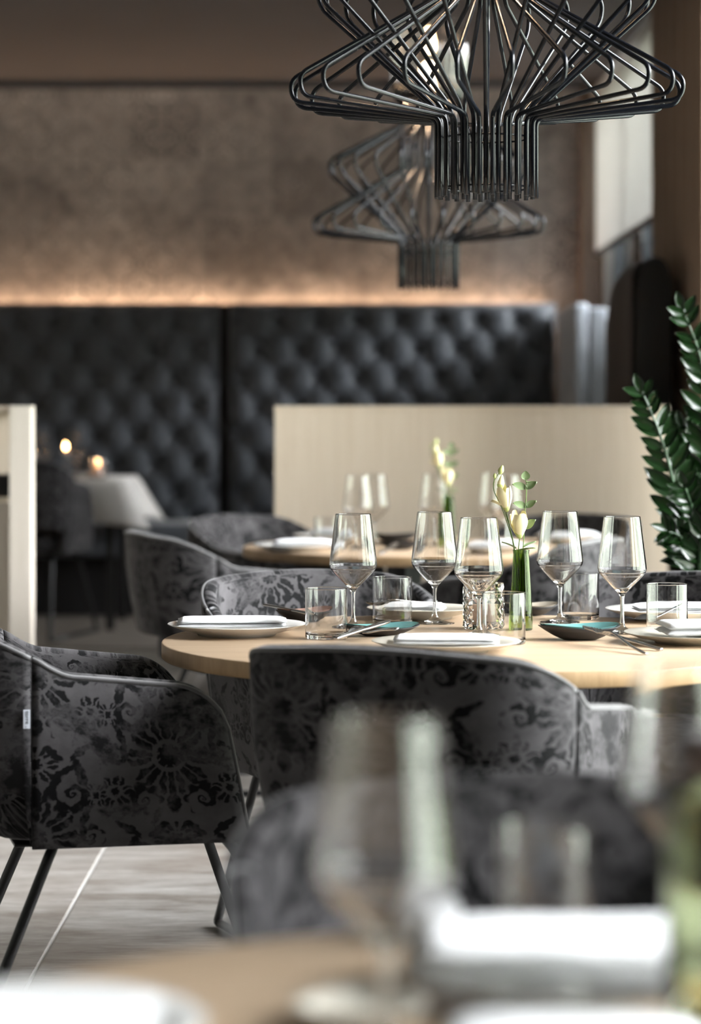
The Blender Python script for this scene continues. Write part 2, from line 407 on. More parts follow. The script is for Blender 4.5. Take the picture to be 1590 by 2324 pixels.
def tube(pts, r, n=8, bm=None, caps=True, radii=None):
    bm = bm or bmesh.new(); pts = [Vector(p) for p in pts]
    t0 = (pts[1] - pts[0]).normalized()
    up = Vector((0, 0, 1)) if abs(t0.z) < .9 else Vector((0, 1, 0))
    nrm = (up - t0 * up.dot(t0)).normalized()
    rings = []
    for i, p in enumerate(pts):
        t = (pts[min(i + 1, len(pts) - 1)] - pts[max(i - 1, 0)]).normalized()
        nrm = (nrm - t * nrm.dot(t))
        nrm = nrm.normalized() if nrm.length > 1e-6 else t.orthogonal().normalized()
        bn = t.cross(nrm); rr = radii[i] if radii else r
        rings.append([bm.verts.new(p + (nrm * cos(2 * pi * k / n) + bn * sin(2 * pi * k / n)) * rr) for k in range(n)])
    for A, B in zip(rings, rings[1:]):
        for k in range(n):
            bm.faces.new((A[k], A[(k + 1) % n], B[(k + 1) % n], B[k]))
    if caps:
        bm.faces.new(rings[0][::-1]); bm.faces.new(rings[-1])
    return bm
def fillet(pts, r, seg=4):
    pts = [Vector(p) for p in pts]; out = [pts[0]]
    rs = r if isinstance(r, (list, tuple)) else [r] * (len(pts) - 2)
    for i in range(1, len(pts) - 1):
        p, a, b = pts[i], pts[i - 1], pts[i + 1]
        d1 = (a - p); d2 = (b - p); R = rs[i - 1]
        q = min(R, d1.length * .49, d2.length * .49)
        s = p + d1.normalized() * q; e = p + d2.normalized() * q
        for k in range(seg + 1):
            t = k / seg
            out.append(s * (1 - t) ** 2 + p * 2 * t * (1 - t) + e * t * t)
    out.append(pts[-1]); return out
def catmull(pts, n=8):
    P_ = [Vector(p) for p in pts]; P_ = [P_[0] * 2 - P_[1]] + P_ + [P_[-1] * 2 - P_[-2]]
    out = []
    for i in range(1, len(P_) - 2):
        for k in range(n):
            t = k / n; a, b, c, d = P_[i - 1:i + 3]
            out.append(.5 * ((2 * b) + (c - a) * t + (2 * a - 5 * b + 4 * c - d) * t * t + (3 * b - a - 3 * c + d) * t ** 3))
    out.append(P_[-2]); return out
def sstep(a, b, x):
    t = max(0, min(1, (x - a) / (b - a))); return t * t * (3 - 2 * t)
def uv_planar(me, fn):
    uv = me.uv_layers.new(name='uv')
    for p in me.polygons:
        for li in p.loop_indices:
            uv.data[li].uv = fn(me.vertices[me.loops[li].vertex_index].co, p.normal)

# ------------------------------------------------------------------ room
YB, ZC, XL, YR = 14.75, 3.06, -4.8, -3.0
struct('wall_back', bx((XL, YB, -.05), (WX + .2, YB + .15, ZC)), M['wallpaper'])
struct('ceiling', bx((XL - .1, YR - .1, ZC), (WX + .4, YB + .2, ZC + .15)), M['ceiling'])
bm = bmesh.new()
box(bm, (XL - .15, YR, 0), (XL, YB, ZC))
struct('wall_left', bm, M['plaster'])
bm = bmesh.new()
box(bm, (XL, YR - .15, 0), (WX, YR, ZC))
struct('wall_rear', bm, M['plaster'])
bm = bmesh.new()   # right wall: sill and lintel of the long window, unseen pier added to keep window light off the chairs, far window opening
for (y0, y1, z0, z1) in ((YR, 0, 0, ZC), (0, 2.4, 0, .4), (0, 2.4, 2.9, ZC), (2.4, 3.8, 0, ZC), (3.8, 10.0, 0, .4), (3.8, 10.0, 2.9, ZC), (10.0, 11.55, 0, ZC), (11.55, 14.45, 0, .85), (11.55, 14.45, 2.95, ZC), (14.45, YB, 0, ZC)):
    box(bm, (WX, y0, z0), (WX + .18, y1, z1))
struct('wall_right', bm, M['plaster'])
# windows
def window(name, y0, y1, z0, z1, n, pane=True):
    bm = bmesh.new(); t = .055
    box(bm, (WX + .05, y0, z0), (WX + .11, y1, z0 + t)); box(bm, (WX + .05, y0, z1 - t), (WX + .11, y1, z1))
    for i in range(n + 1):
        y = y0 + (y1 - y0 - t) * i / n
        box(bm, (WX + .045, y, z0), (WX + .115, y + t, z1))
    w_ = struct(name, bm, M['dark_frame'])
    if pane:
        for i in range(n):
            ya = y0 + (y1 - y0 - t) * i / n + t; yb = y0 + (y1 - y0 - t) * (i + 1) / n
            obj('window_pane', bx((WX + .078, ya, z0 + t), (WX + .084, yb, z1 - t)), M['pane'], w_, False)
    return w_
window('window_1', 3.8, 10.0, .4, 2.9, 6, True)
window('window_3', 0, 2.4, .4, 2.9, 2, True)
window('window_2', 11.55, 14.45, .85, 2.95, 2)
# outside: dark hedge seen low through the far window
bm = bmesh.new(); 
for i in range(26):
    y = 11.2 + i * .16
    r = bmesh.ops.create_icosphere(bm, subdivisions=2, radius=.42)
    for v in r['verts']:
        v.co = v.co * (1 + .35 * mnoise.noise(v.co * 5 + Vector((i, 0, 0)))) + Vector((2.35 + .12 * sin(i * 2.1), y, 1.72 + .1 * cos(i)))
        v.co.z = v.co.z if v.co.z > 1.5 else v.co.z * 1.0 - .2
box(bm, (2.0, 11.0, 0), (2.7, 15.6, 1.7))
tag(obj('hedge', bm, M['hedge'], smooth=True), 'dark clipped hedge outside the far right window', 'hedge')
struct('trim_1', bx((1.30, 14.55, 0), (WX, YB, ZC)), M['brown_panel'])      # brown post in the corner
# roller blind of the far window
bl = thing('roller_blind', 'pale roller blind drawn half down over the far right window', 'blind', (WX - .05, 13.0, 2.95))
obj('blind_fabric', bx((-.004, -1.42, -.86), (.0, 1.42, 0)), M['blind'], bl, False)
obj('bottom_bar', bx((-.012, -1.42, -.89), (.008, 1.42, -.86), .004), M['dark_frame'], bl, False)
obj('roller', tube([(0, -1.44, .02), (0, 1.44, .02)], .03, 12), M['blind'], bl)
struct('trim_3', bx((XL, YB - .24, ZC - .045), (1.30, YB - .20, ZC)), M['ceiling'])   # lip hiding the ceiling strip
# floor: slab = pale joints, tiles are parts
fl = struct('floor', bx((XL, YR, -.08), (WX, YB, -.0025)), M['joint'])
tw, td = 1.9, 3.1
x_j = -.679
tile_me = {}
def tile(x0, x1, y0, y1):
    g = .0042
    key = (round(x1 - x0, 3), round(y1 - y0, 3))
    if key not in tile_me:
        tile_me[key] = mesh_of(bx((-(x1 - x0) / 2 + g, -(y1 - y0) / 2 + g, -.02), ((x1 - x0) / 2 - g, (y1 - y0) / 2 - g, 0), .0012, 1), M['floor'], False)
    o = bpy.data.objects.new('floor_tile', tile_me[key]); C.objects.link(o); o.parent = fl
    o.location = ((x0 + x1) / 2, (y0 + y1) / 2, 0)
xs = sorted([x_j + tw * i for i in range(-3, 3)]); xs = [XL] + [x for x in xs if XL + .1 < x < WX - .05] + [WX]
ys = [YR] + [1.45 + td * i for i in range(-1, 4) if 1.45 + td * i < 12.0] + [YB]
for a, b in zip(xs, xs[1:]):
    for c, d in zip(ys, ys[1:]): tile(a, b, c, d)
# low platform under the banquette
PZ = .10
pl = struct('trim_2', bx((XL, 12.0, 0), (WX, YB, PZ), .004), M['joint'])
pl_m = plain('grey_brown_platform_floor', (.20, .175, .15), .45, var=.3, scale=4)
for i in range(9):
    x0 = XL + .02 + i * .69
    obj('platform_board', bx((x0, 11.98, PZ), (min(x0 + .684, WX), YB, PZ + .006), .001, 1), pl_m, pl, False)
# led coves: top of wall and behind the banquette
tag(obj('led_strip', bx((XL + .05, YB - .055, 1.735), (1.08, YB - .035, 1.745)), M['led'], smooth=False), 'warm light strip glowing up the wall from behind the tufted bench', 'light strip')
tag(obj('led_strip', bx((XL + .05, YB - .16, ZC - .012), (1.22, YB - .13, ZC - .002)), emit('dim_warm_led_strip', (1, .84, .70), 1.0), smooth=False), 'warm light strip washing down from the ceiling edge of the patchwork wall', 'light strip')

# ------------------------------------------------------------------ tufted banquette
def tufted(x0, x1, z0, z1, px_, pz_, ox, oz, yf, depth=.08, parent=None, btn=True):
    nx = int((x1 - x0) / .018); nz = int((z1 - z0) / .018)
    bm = bmesh.new(); g = []
    for j in range(nz + 1):
        row = []
        for i in range(nx + 1):
            x = x0 + (x1 - x0) * i / nx; z = z0 + (z1 - z0) * j / nz
            a = (x - ox) / px_; b = (z - oz) / (2 * pz_)
            p, q = a + b, a - b
            pr, qr = p - round(p), q - round(q)
            dd = sqrt(((pr + qr) / 2 * px_) ** 2 + ((pr - qr) * pz_) ** 2)
            s = .66 * (1 - math.exp(-(dd / .042) ** 2)) + .34 * (abs(sin(pi * p)) * abs(sin(pi * q))) ** .6
            e = min(x - x0, x1 - x, z1 - z) / .07
            e = 1 if e > 1 else sqrt(max(0, 1 - (1 - e) ** 2))
            row.append(bm.verts.new((x, yf - depth * s * (.3 + .7 * e) + .05 * (1 - e) + .004 * mnoise.noise(Vector((x * 14, z * 20, 0))), z)))
        g.append(row)
    for j in range(nz):
        for i in range(nx): bm.faces.new((g[j][i], g[j][i + 1], g[j + 1][i + 1], g[j + 1][i]))
    box(bm, (x0, yf + .02, z0 - .02), (x1, yf + .12, z1 - .01))
    back = obj('tufted_back', bm, M['grey_velvet'], parent)
    bme = mesh_of(lathe([(0, -.006), (.022, -.004), (.032, .004), (.030, .012)], 10), M['button'])
    n = 0
    for k in range(-60, 61):
        z = oz + k * pz_
        if not (z0 + .02 < z < z1 - .05): continue
        for i in range(-60, 61):
            x = ox + (i + (.5 if k % 2 else 0)) * px_
            if x0 + .05 < x < x1 - .05:
                o = bpy.data.objects.new('tuft_button', bme); C.objects.link(o); o.parent = back
                o.location = (x, yf + .002, z); o.rotation_euler = (-pi / 2, 0, 0); n += 1
    return n
DB = 14.40
xb = lambda p: X(p, DB)
zb = lambda p: Z(p, DB)
bn = thing('banquette', 'charcoal blue buttoned banquette left of the dark seam, along the back wall', 'bench', (0, 0, 0))
tufted(-2.9, xb(499), zb(1200), zb(687), xb(90) - xb(0), zb(0) - zb(65), xb(40), zb(728), DB, parent=bn)
obj('seat_cushion', bx((-2.9, DB - .60, .42), (xb(499), DB - .02, .60), .04, 4), M['grey_velvet'], bn)
obj('bench_base', bx((-2.9, DB - .52, PZ + .006), (xb(499), DB, .42)), M['near_black'], bn, False)
bn2 = thing('banquette', 'charcoal blue buttoned banquette right of the dark seam, behind the oak divider', 'bench', (0, 0, 0))
tufted(xb(519), xb(1262), zb(1200), zb(687), xb(90) - xb(0), zb(0) - zb(65), xb(545), zb(728), DB, parent=bn2)
obj('seat_cushion', bx((xb(519), DB - .60, .42), (xb(1262), DB - .02, .60), .04, 4), M['grey_velvet'], bn2)
obj('bench_base', bx((xb(519), DB - .52, PZ + .006), (xb(1262), DB, .42)), M['near_black'], bn2, False)
tag(obj('gap_filler', bx((xb(499) + .002, DB + .02, PZ + .006), (xb(519) - .002, DB + .12, zb(690))), M['near_black'], smooth=False), 'narrow black strip between the two tufted banquettes', 'filler strip')
# wing of the banquette along the window
wg = thing('banquette_wing', 'upholstered end of the banquette beside the far window, its daylight painted in', 'bench end', (0, 0, 0))
bm = bx((1.152, 13.3, PZ + .006), (X(1335, 13.3), 14.38, Z(688, 13.3)), .02, 3)
obj('end_panel', bm, M['grey_velvet_lit'], wg)
obj('end_panel', bx((X(1338, 13.3), 13.3, PZ + .006), (X(1378, 13.3), 14.38, Z(698, 13.3)), .015, 3), M['grey_velvet_lit'], wg)
# dark high booth end with fluted side
be = thing('booth_end', 'tall black booth end with rounded top and brown fluted side by the curtain', 'booth end', (0, 0, 0))
bm = bmesh.new()
xa, xbb, zt = X(1432, 10.5), X(1512, 10.5), Z(588, 10.5)
prof = [(xa, 0)] + [(xa, 0.0 + zt - .16)] + [(xa + .07 - .07 * cos(a), zt - .16 + .16 * sin(a)) for a in [pi / 2 * k / 6 for k in range(1, 7)]] + \
       [(xbb - .06 + .06 * sin(a), zt - .10 + .10 * cos(a)) for a in [pi / 2 * k / 6 for k in range(0, 7)]] + [(xbb, 0)]
f0 = [bm.verts.new((x, 10.35, z)) for x, z in prof]; f1 = [bm.verts.new((x, 11.05, z)) for x, z in prof]
bm.faces.new(f0); bm.faces.new(f1[::-1])
for i in range(len(f0)): bm.faces.new((f0[i], f0[(i + 1) % len(f0)], f1[(i + 1) % len(f0)], f1[i]))
obj('booth_frame', bm, M['near_black'], be, False)
bm = bmesh.new(); g = []
for i in range(121):
    y = 10.37 + (11.35 - 10.37) * i / 120
    x = xa - .012 - .012 * abs(sin(pi * i / 8)) - .02 * 0
    tz = zt - .02 - .30 * (max(0, (i - 60) / 60)) ** 2 * .6
    g.append((bm.verts.new((x, y, 0)), bm.verts.new((x, y, tz - .05)), bm.verts.new((xa + .012, y, tz))))
for a, b in zip(g, g[1:]):
    bm.faces.new((a[0], b[0], b[1], a[1])); bm.faces.new((a[1], b[1], b[2], a[2]))
obj('fluted_side', bm, M['dark_brown'], be)
# curtain
def curtain(name, label, pts, z0, z1, amp, waves, mat):
    n = waves * 12; bm = bmesh.new(); rows = []
    P0, P1 = Vector(pts[0]), Vector(pts[1]); d = P1 - P0; nn = Vector((-d.y, d.x)).normalized()
    for j in range(9):
        z = z0 + (z1 - z0) * j / 8; row = []
        for i in range(n + 1):
            t = i / n; a = amp * (1 - .25 * j / 8) * sin(2 * pi * waves * t + .5 * sin(5 * t + j * .25))
            p = P0 + d * (t + .006 * cos(2 * pi * waves * t * 2)) + nn * a
            row.append(bm.verts.new((p.x, p.y, z)))
        rows.append(row)
    for A, B in zip(rows, rows[1:]):
        for i in range(n): bm.faces.new((A[i], A[i + 1], B[i + 1], B[i]))
    o = obj(name, bm, mat); md = o.modifiers.new('thickness', 'SOLIDIFY'); md.thickness = .004
    return tag(o, label, 'curtain')
curtain('curtain', 'brown floor-length curtain gathered in front of the right wall pier', ((1.372, 9.95), (1.345, 11.5)), .01, ZC - .01, .028, 6, M['curtain'])
curtain('curtain', 'narrow lighter beige curtain edge at the far right beside the big window', ((1.385, 9.35), (1.383, 9.85)), .01, ZC - .01, .02, 3, plain('sand_curtain', (.42, .34, .27), .85, sheen=.2))

# ------------------------------------------------------------------ oak dividers
dv = thing('oak_divider', 'pale oak waist-high divider wall behind the far round table', 'divider', (0, 0, 0))
x0, x1, zt = X(623, 10), X(1515, 10), Z(921, 10)
obj('divider_panel', bx((x0, 10.0, 0), (x1, 10.07, zt - .02)), M['oak_pale'], dv, False)
obj('cap_rail', bx((x0 - .003, 9.997, zt - .0198), (x1 + .003, 10.073, zt), .003, 1), M['oak_pale'], dv, False)
sb = thing('oak_divider', 'bleached oak cabinet end with dark niche at the left picture edge', 'divider', (0, 0, 0))
x0, x1, zt = X(21, 9), X(71, 9), Z(921, 9)
obj('end_post', bx((x0, 9.0, 0), (x1, 9.10, zt), .002, 1), M['oak_light'], sb, False)
obj('back_panel', bx((-2.4, 9.40, 0), (x0 - .001, 9.44, zt - .005)), M['oak_pale'], sb, False)
obj('lower_panel', bx((-2.4, 9.06, 0), (x0 - .001, 9.10, Z(1140, 9.06))), M['oak_light'], sb, False)
obj('top_board', bx((-2.4, 9.04, zt - .022), (x0 - .001, 9.40, zt)), M['oak_pale'], sb, False)
obj('counter_shelf', bx((-2.4, 9.05, Z(1128, 9.06)), (x0 - .001, 9.39, Z(1080, 9.06)), .002, 1), M['near_black'], sb, False)

# ------------------------------------------------------------------ chairs
def chair_shell(s0, s1, parent, name, zoff=0, piping=True):
    hw, yb_, R = .243, -.235, .12     # half width, back line, corner radius at seat level
    yfr = .225
    Lb = hw - R; La = pi / 2 * R; Ls = yfr - (yb_ + R)
    S = Lb + La + Ls
    th = .034
    def plan(s):
        a = abs(s); sg = 1 if s >= 0 else -1
        if a <= Lb: x, y, nx, ny = a, yb_ - .012 * cos(a / Lb * pi / 2), .06 * a / Lb, -1
        elif a <= Lb + La:
            t = (a - Lb) / R; x, y = Lb + R * sin(t), yb_ + R - R * cos(t); nx, ny = sin(t), -cos(t)
        else: x, y, nx, ny = hw, yb_ + R + (a - Lb - La), 1, 0
        l = sqrt(nx * nx + ny * ny)
        return sg * x, y, sg * nx / l, ny / l
    def ztop(s):
        a = abs(s)
        h = .828 - .030 * sstep(.13, .0, -0) * 0
        h -= .012 * (a / .2) ** 2 if a < .2 else .012
        h -= .094 * sstep(.19, .385, a)
        h -= .028 * max(0, (a - .385) / (S - .385))
        return h
    def zbot(s):
        a = abs(s); return .50 - .105 * sstep(.29, .3, a)
    n_u = max(10, int(abs(s1 - s0) / .010)); rows = []
    uvs = {}
    bm = bmesh.new()
    NV, NA = 12, 6
    for i in range(n_u + 1):
        s = s0 + (s1 - s0) * i / n_u; a = abs(s)
        x, y, nx, ny = plan(s); zt_, zb_ = ztop(s), zbot(s)
        rc = .085
        if a > S - rc: zt_ -= rc * (1 - sqrt(max(0, 1 - ((a - (S - rc)) / rc) ** 2)))
        frac = max(0, (a - Lb - La) / Ls)
        t_ = th * (1 if a < S - .02 else max(.15, sqrt(max(0, 1 - ((a - (S - .02)) / .02) ** 2))))
        loop = []
        def pos(z, d):
            h = (z - .40)
            k = max(0, h) / .42
            flare = .040 * k                       # outward flare with height
            X_ = x + nx * (d + flare * (1 - .4 * frac)); Y_ = y + ny * (d + flare * 1.4)
            Y_ += frac * (.70 - z) * .20           # front edge leans forward towards the seat
            bul = .010 * sin(pi * min(1, max(0, (z - zb_) / (zt_ - zb_))))
            return Vector((X_ + nx * bul * (1 if d > 0 else -.3), Y_ + ny * bul * (1 if d > 0 else -.3), z))
        for j in range(NV + 1):
            z = zb_ + (zt_ - zb_ - t_ / 2) * j / NV; loop.append((pos(z, t_ / 2), (s, z)))
        for j in range(1, NA):
            an = pi * j / NA; z = zt_ - t_ / 2 + sin(an) * t_ / 2; loop.append((pos(z, cos(an) * t_ / 2), (s, z + .02 * j / NA)))
        for j in range(NV, -1, -1):
            z = zb_ + (zt_ - zb_ - t_ / 2) * j / NV; loop.append((pos(z, -t_ / 2), (s, 2 * zt_ - z + .03)))
        r_ = []
        for p, q in loop:
            v = bm.verts.new(p); uvs[v] = q; r_.append(v)
        rows.append(r_)
    ul = bm.loops.layers.uv.new('uv')
    fs = []
    for A, B in zip(rows, rows[1:]):
        m = len(A)
        for j in range(m):
            fs.append(bm.faces.new((A[j], B[j], B[(j + 1) % m], A[(j + 1) % m])))
    fs.append(bm.faces.new(rows[0])); fs.append(bm.faces.new(rows[-1][::-1]))
    for f in fs:
        for l in f.loops: l[ul].uv = uvs[l.vert]
    o = obj(name, bm, M['damask'], parent)
    if piping:
        pts = [r_[NV + 1].co.copy() if False else None for r_ in rows]
        return o, pos, plan
    return o
SEAM = .30
def shell_line(s_list):
    """outer-top edge line used for the piping"""
    tmp = []
    return tmp
def make_chair(label):
    t = thing('tub_chair', label, 'chair')
    hw, yb_, R = .243, -.235, .12; Lb = hw - R; La = pi / 2 * R; S = Lb + La + (.225 - (yb_ + R))
    b = chair_shell(-SEAM, SEAM, t, 'backrest', piping=False)
    r = chair_shell(SEAM + .002, S, t, 'armrest', piping=False)
    l = chair_shell(-S, -SEAM - .002, t, 'armrest', piping=False)
    # piping: follow the outer shoulder vertices (index NV) of each shell
    for o in (b, r, l):
        me = o.data; per = 13 + 5 + 13; n = len(me.vertices) // per
        pts = [me.vertices[i * per + 13].co + Vector((0, 0, .001)) for i in range(n)]
        if o is not b:
            # continue down the front edge
            k = n - 1 if o is r else 0
            edge = [me.vertices[k * per + j].co.copy() for j in range(12, -1, -1)]
            pts = pts + edge if o is r else edge[::-1] + pts
        obj('piping', tube(pts, .0042, 6), M['piping'], o)
    # seat cushion: puffy, sticks out in front and behind
    bm = bmesh.new(); g = []; NX, NY = 18, 20
    def se(t): return (1 if t >= 0 else -1) * abs(t) ** 1
    r0 = bmesh.ops.create_cube(bm, size=1)
    bmesh.ops.subdivide_edges(bm, edges=bm.edges[:], cuts=11, use_grid_fill=True)
    for v in bm.verts:
        x, y, z = v.co * 2
        n4 = (abs(x) ** 6 + abs(y) ** 6) ** (1 / 6)
        ex = max(abs(x), abs(y), abs(z)) / ((abs(x) ** 5 + abs(y) ** 5 + abs(z) ** 5) ** .2)
        px_, py_, pz_ = x * ex, y * ex, z * ex
        dome = .018 * (1 - px_ ** 2) * (1 - py_ ** 2) if z > 0 else 0
        fr = .035 * (1 - pz_ ** 2) * max(0, py_)
        v.co = Vector((px_ * .218, .030 + py_ * .232 + fr, .445 + pz_ * .052 + dome))
    me = mesh_of(bm, M['damask']); uv_planar(me, lambda c, nn: (c.x + .6, c.y + c.z * 1.2 + .3))
    obj('seat', me, None, t)
    obj('seat_frame', bx((-.17, -.15, .385), (.17, .262, .3925), .004), M['black_steel'], t, False)
    for sx in (-1, 1):
        fx, rx = sx * .245, sx * .225
        obj('leg', tube(fillet([(sx * .165, .255, .386), (sx * .19, .266, .372), (fx, .395, .012), (fx, .38, .0115)], [.012, .02]), .0105, 10), M['black_steel'], t)
        obj('leg', tube(fillet([(sx * .165, -.075, .386), (sx * .185, -.085, .372), (rx, -.235, .012), (rx, -.22, .0115)], [.012, .02]), .0105, 10), M['black_steel'], t)
        obj('floor_rail', tube([(fx, .38, .0115), (rx, -.22, .0115)], .0095, 10), M['black_steel'], t)
    return t
T1 = (.26, 5.18)       # front table centre
T2 = (.276, 8.72)      # far round table
T0 = (.25, 1.70)       # foreground table
GR = None
c1 = make_chair('damask velvet tub chair at left with a small pale woven label on its back seam')
c1.location = (-.525, 5.07, 0); c1.rotation_euler = (0, 0, radians(-77))
def chair(x, y, deg, label, sc=None, z=0):
    return dup(c1, (x, y, z), radians(deg), label, None, sc)
chair(.168, 4.47, -27, 'dark damask tub chair seen from behind in front of the laid table')
chair(-.01, 5.93, 204, 'grey damask tub chair beyond the laid table, behind its leftmost plate')
chair(.73, 5.85, 158, 'dark damask tub chair beyond the laid table, behind the rightmost wine glass')
chair(.170, 2.44, 180, 'blurred dark tub chair on the far side of the nearest table')
chair(-.39, 8.30, -70, 'dark brown tub chair at the left of the far round table, its arm sloping right')
chair(-.23, 9.28, 229, 'grey damask tub chair at the far left side of the far round table')
chair(.70, 9.30, 146, 'dark tub chair between the far round table and the oak divider')
chair(.50, 7.95, 62, 'blue-grey tub chair at the far round table, behind the green vase')
chair(-1.60, 12.50, -12, 'dark patterned tub chair at the white clothed table', z=PZ + .006, sc=1.06)
# woven label on the seam of the left chair
def woven_label(parent):
    # on the outer face just behind the right seam
    me = [c_ for c_ in parent.children if c_.name.startswith('backrest')][0].data
    per = 31; n = len(me.vertices) // per
    k = n - 2
    def surf(j, kk): return me.vertices[kk * per + j].co
    p0 = (surf(8, n - 1) + surf(9, n - 1)) / 2
    tx, tz, nn = Vector((0, 1, 0)), Vector((0, 0, 1)), Vector((1, 0, 0))
    hgt, wid = .0345, .0125
    o0 = p0 + nn * .004 - tx * (wid / 2 + .001)
    R_ = Matrix((tx, tz, tx.cross(tz))).transposed().to_4x4()
    R_.translation = o0
    bm = bx((-wid / 2, -hgt / 2, -.0008), (wid / 2, hgt / 2, .0008))
    bmesh.ops.transform(bm, matrix=R_, verts=bm.verts[:])
    lab = obj('woven_label', bm, M['label'], parent, False, label='pale grey woven label reading torre')
    for txt, size, ox, oy in (('torre', .0112, -.0026, .0150), ('.it', .0042, -.0035, -.0122)):
        cu = bpy.data.curves.new('lettering', 'FONT'); cu.body = txt; cu.size = size; cu.extrude = .0002
        tmp = bpy.data.objects.new('tmp', cu); C.objects.link(tmp)
        bpy.context.view_layer.update()
        tm = bpy.data.meshes.new_from_object(tmp); bpy.data.objects.remove(tmp)
        sgn = 1 if tx.cross(tz).dot(nn) > 0 else -1
        # rotate text 90 deg clockwise so that it reads downwards
        L_ = Matrix.Translation((ox, oy, .0012 * sgn)) @ Matrix.Rotation(-pi / 2, 4, 'Z')
        tm.transform(R_ @ L_); tm.materials.clear(); tm.materials.append(M['ink'])
        obj('lettering', tm, None, lab)
woven_label(c1)

# ------------------------------------------------------------------ round tables
def round_table(cx, cy, label, R_=.637, rot=0):
    t = thing('round_table', label, 'table', (cx, cy, 0), rot)
    e = .032
    obj('tabletop', lathe([(0, TT), (R_ - .004, TT), (R_ - .001, TT - .0015)], 128), M['oak_top'], t)
    tp = t.children[0]
    obj('table_edge', lathe([(R_ - .001, TT - .0015), (R_, TT - .004), (R_, TT - e + .003), (R_ - .003, TT - e), (0, TT - e)], 128), M['oak_edge'], t)
    for k in range(4):
        a = pi / 4 + k * pi / 2 + .12; ca, sa = cos(a), sin(a)
        bm = bmesh.new()
        w_, th = .045, .022
        pts = []
        for (r, z) in ((.13, TT - e - .006), (.175, .012)):
            for sgn in (-1, 1):
                for q in (-1, 1):
                    pts.append(bm.verts.new((ca * (r + q * w_) - sa * sgn * th, sa * (r + q * w_) + ca * sgn * th, z)))
        A = pts[:4]; B = pts[4:]
        for i, j in ((0, 1), (1, 3), (3, 2), (2, 0)): bm.faces.new((A[i], A[j], B[j], B[i]))
        bm.faces.new((A[0], A[1], A[3], A[2])); bm.faces.new((B[0], B[1], B[3], B[2]))
        obj('leg', bm, M['black_steel'], t, False)
    obj('mounting_plate', bx((-.2, -.2, TT - e - .006), (.2, .2, TT - e)), M['black_steel'], t, False)
    obj('floor_plate', lathe([(0, .012), (.225, .012), (.23, .008), (.23, 0), (0, 0)], 64), M['black_steel'], t, False)
    return t
rt = round_table(*T1, 'round oak table laid with glasses and plates, in sharp focus')
dup(rt, (*T2, 0), 0, 'far round oak table in front of the oak divider')
dup(rt, (*T0, 0), 0, 'nearest round oak table, strongly blurred at the bottom of the picture')

# ------------------------------------------------------------------ pendants
def pendant(cx, cy, label, zb_, ph):
    t = thing('pendant_lamp', label, 'lamp', (cx, cy, zb_))
    rw = .0047; n = 24
    A = [(.100, 0), (.100, .158), (.388, .190), (.394, .232), (.094, .405), (.100, .635)]
    B = [(.0925, 0.004), (.0925, .168), (.335, .385), (.340, .430), (.094, .555), (.102, .650)]
    def wire(P_, a, rr):
        pts = [(cos(a) * r, sin(a) * r, z) for r, z in P_]
        return fillet(pts, rr, 5)
    meA = mesh_of(tube(wire(A, 0, [.018, .024, .024, .02]), rw, 10), M['wire'])
    meB = mesh_of(tube(wire(B, 0, [.03, .022, .022, .02]), rw, 10), M['wire'])
    for k in range(n):
        a = ph + 2 * pi * k / n
        o = obj('cage_wire', meA, None, t); o.rotation_euler = (0, 0, a)
        o = obj('cage_wire', meB, None, t); o.rotation_euler = (0, 0, a + pi / n)
    for (r, z) in ((.0865, .02), (.0865, .12), (.089, .58)):
        ring = [(cos(2 * pi * k / 48) * r, sin(2 * pi * k / 48) * r, z) for k in range(49)]
        obj('support_ring', tube(ring, .002, 6, caps=False), M['wire'], t)
    # ribbed glass bell with bulb above the cage
    def rib(a, z): return 1 + .02 * cos(a * 32)
    bell = [(.112, .630), (.128, .70), (.134, .78), (.128, .85), (.10, .905), (.045, .935), (.020, .940)]
    inn = [(r - .003, z - .001) for r, z in bell[::-1]]
    obj('glass_shade', lathe(bell + inn, 192, closed_profile=True, fn=rib), M['ribbed'], t)
    obj('socket', lathe([(0, .985), (.018, .98), (.020, .90), (.016, .885), (0, .885)], 24), M['black_steel'], t)
    obj('bulb', lathe([(0, .885), (.012, .88), (.016, .862), (.028, .835), (.029, .82), (.022, .802), (0, .795)], 24), M['bulb'], t)
    obj('cable', tube([(0, 0, .98), (0, 0, ZC - zb_)], .003, 8), M['black_steel'], t)
    obj('ceiling_rose', lathe([(0, ZC - zb_), (.055, ZC - zb_), (.055, ZC - zb_ - .025), (.045, ZC - zb_ - .03), (0, ZC - zb_ - .03)], 32), M['black_steel'], t)
    l = bpy.data.lights.new('bulb_light', 'POINT'); l.energy = 22; l.color = (1, .70, .45); l.shadow_soft_size = .03
    lo = bpy.data.objects.new('bulb_light', l); C.objects.link(lo); lo.parent = t; lo.location = (0, 0, .74)
    return t
pendant(.272, 5.18, 'large black wire cage pendant lamp hanging over the laid table', 1.634, radians(4))
pendant(X(972, 8.75), 8.75, 'smaller looking, blurred wire cage pendant lamp over the far round table', 1.62, radians(-10))

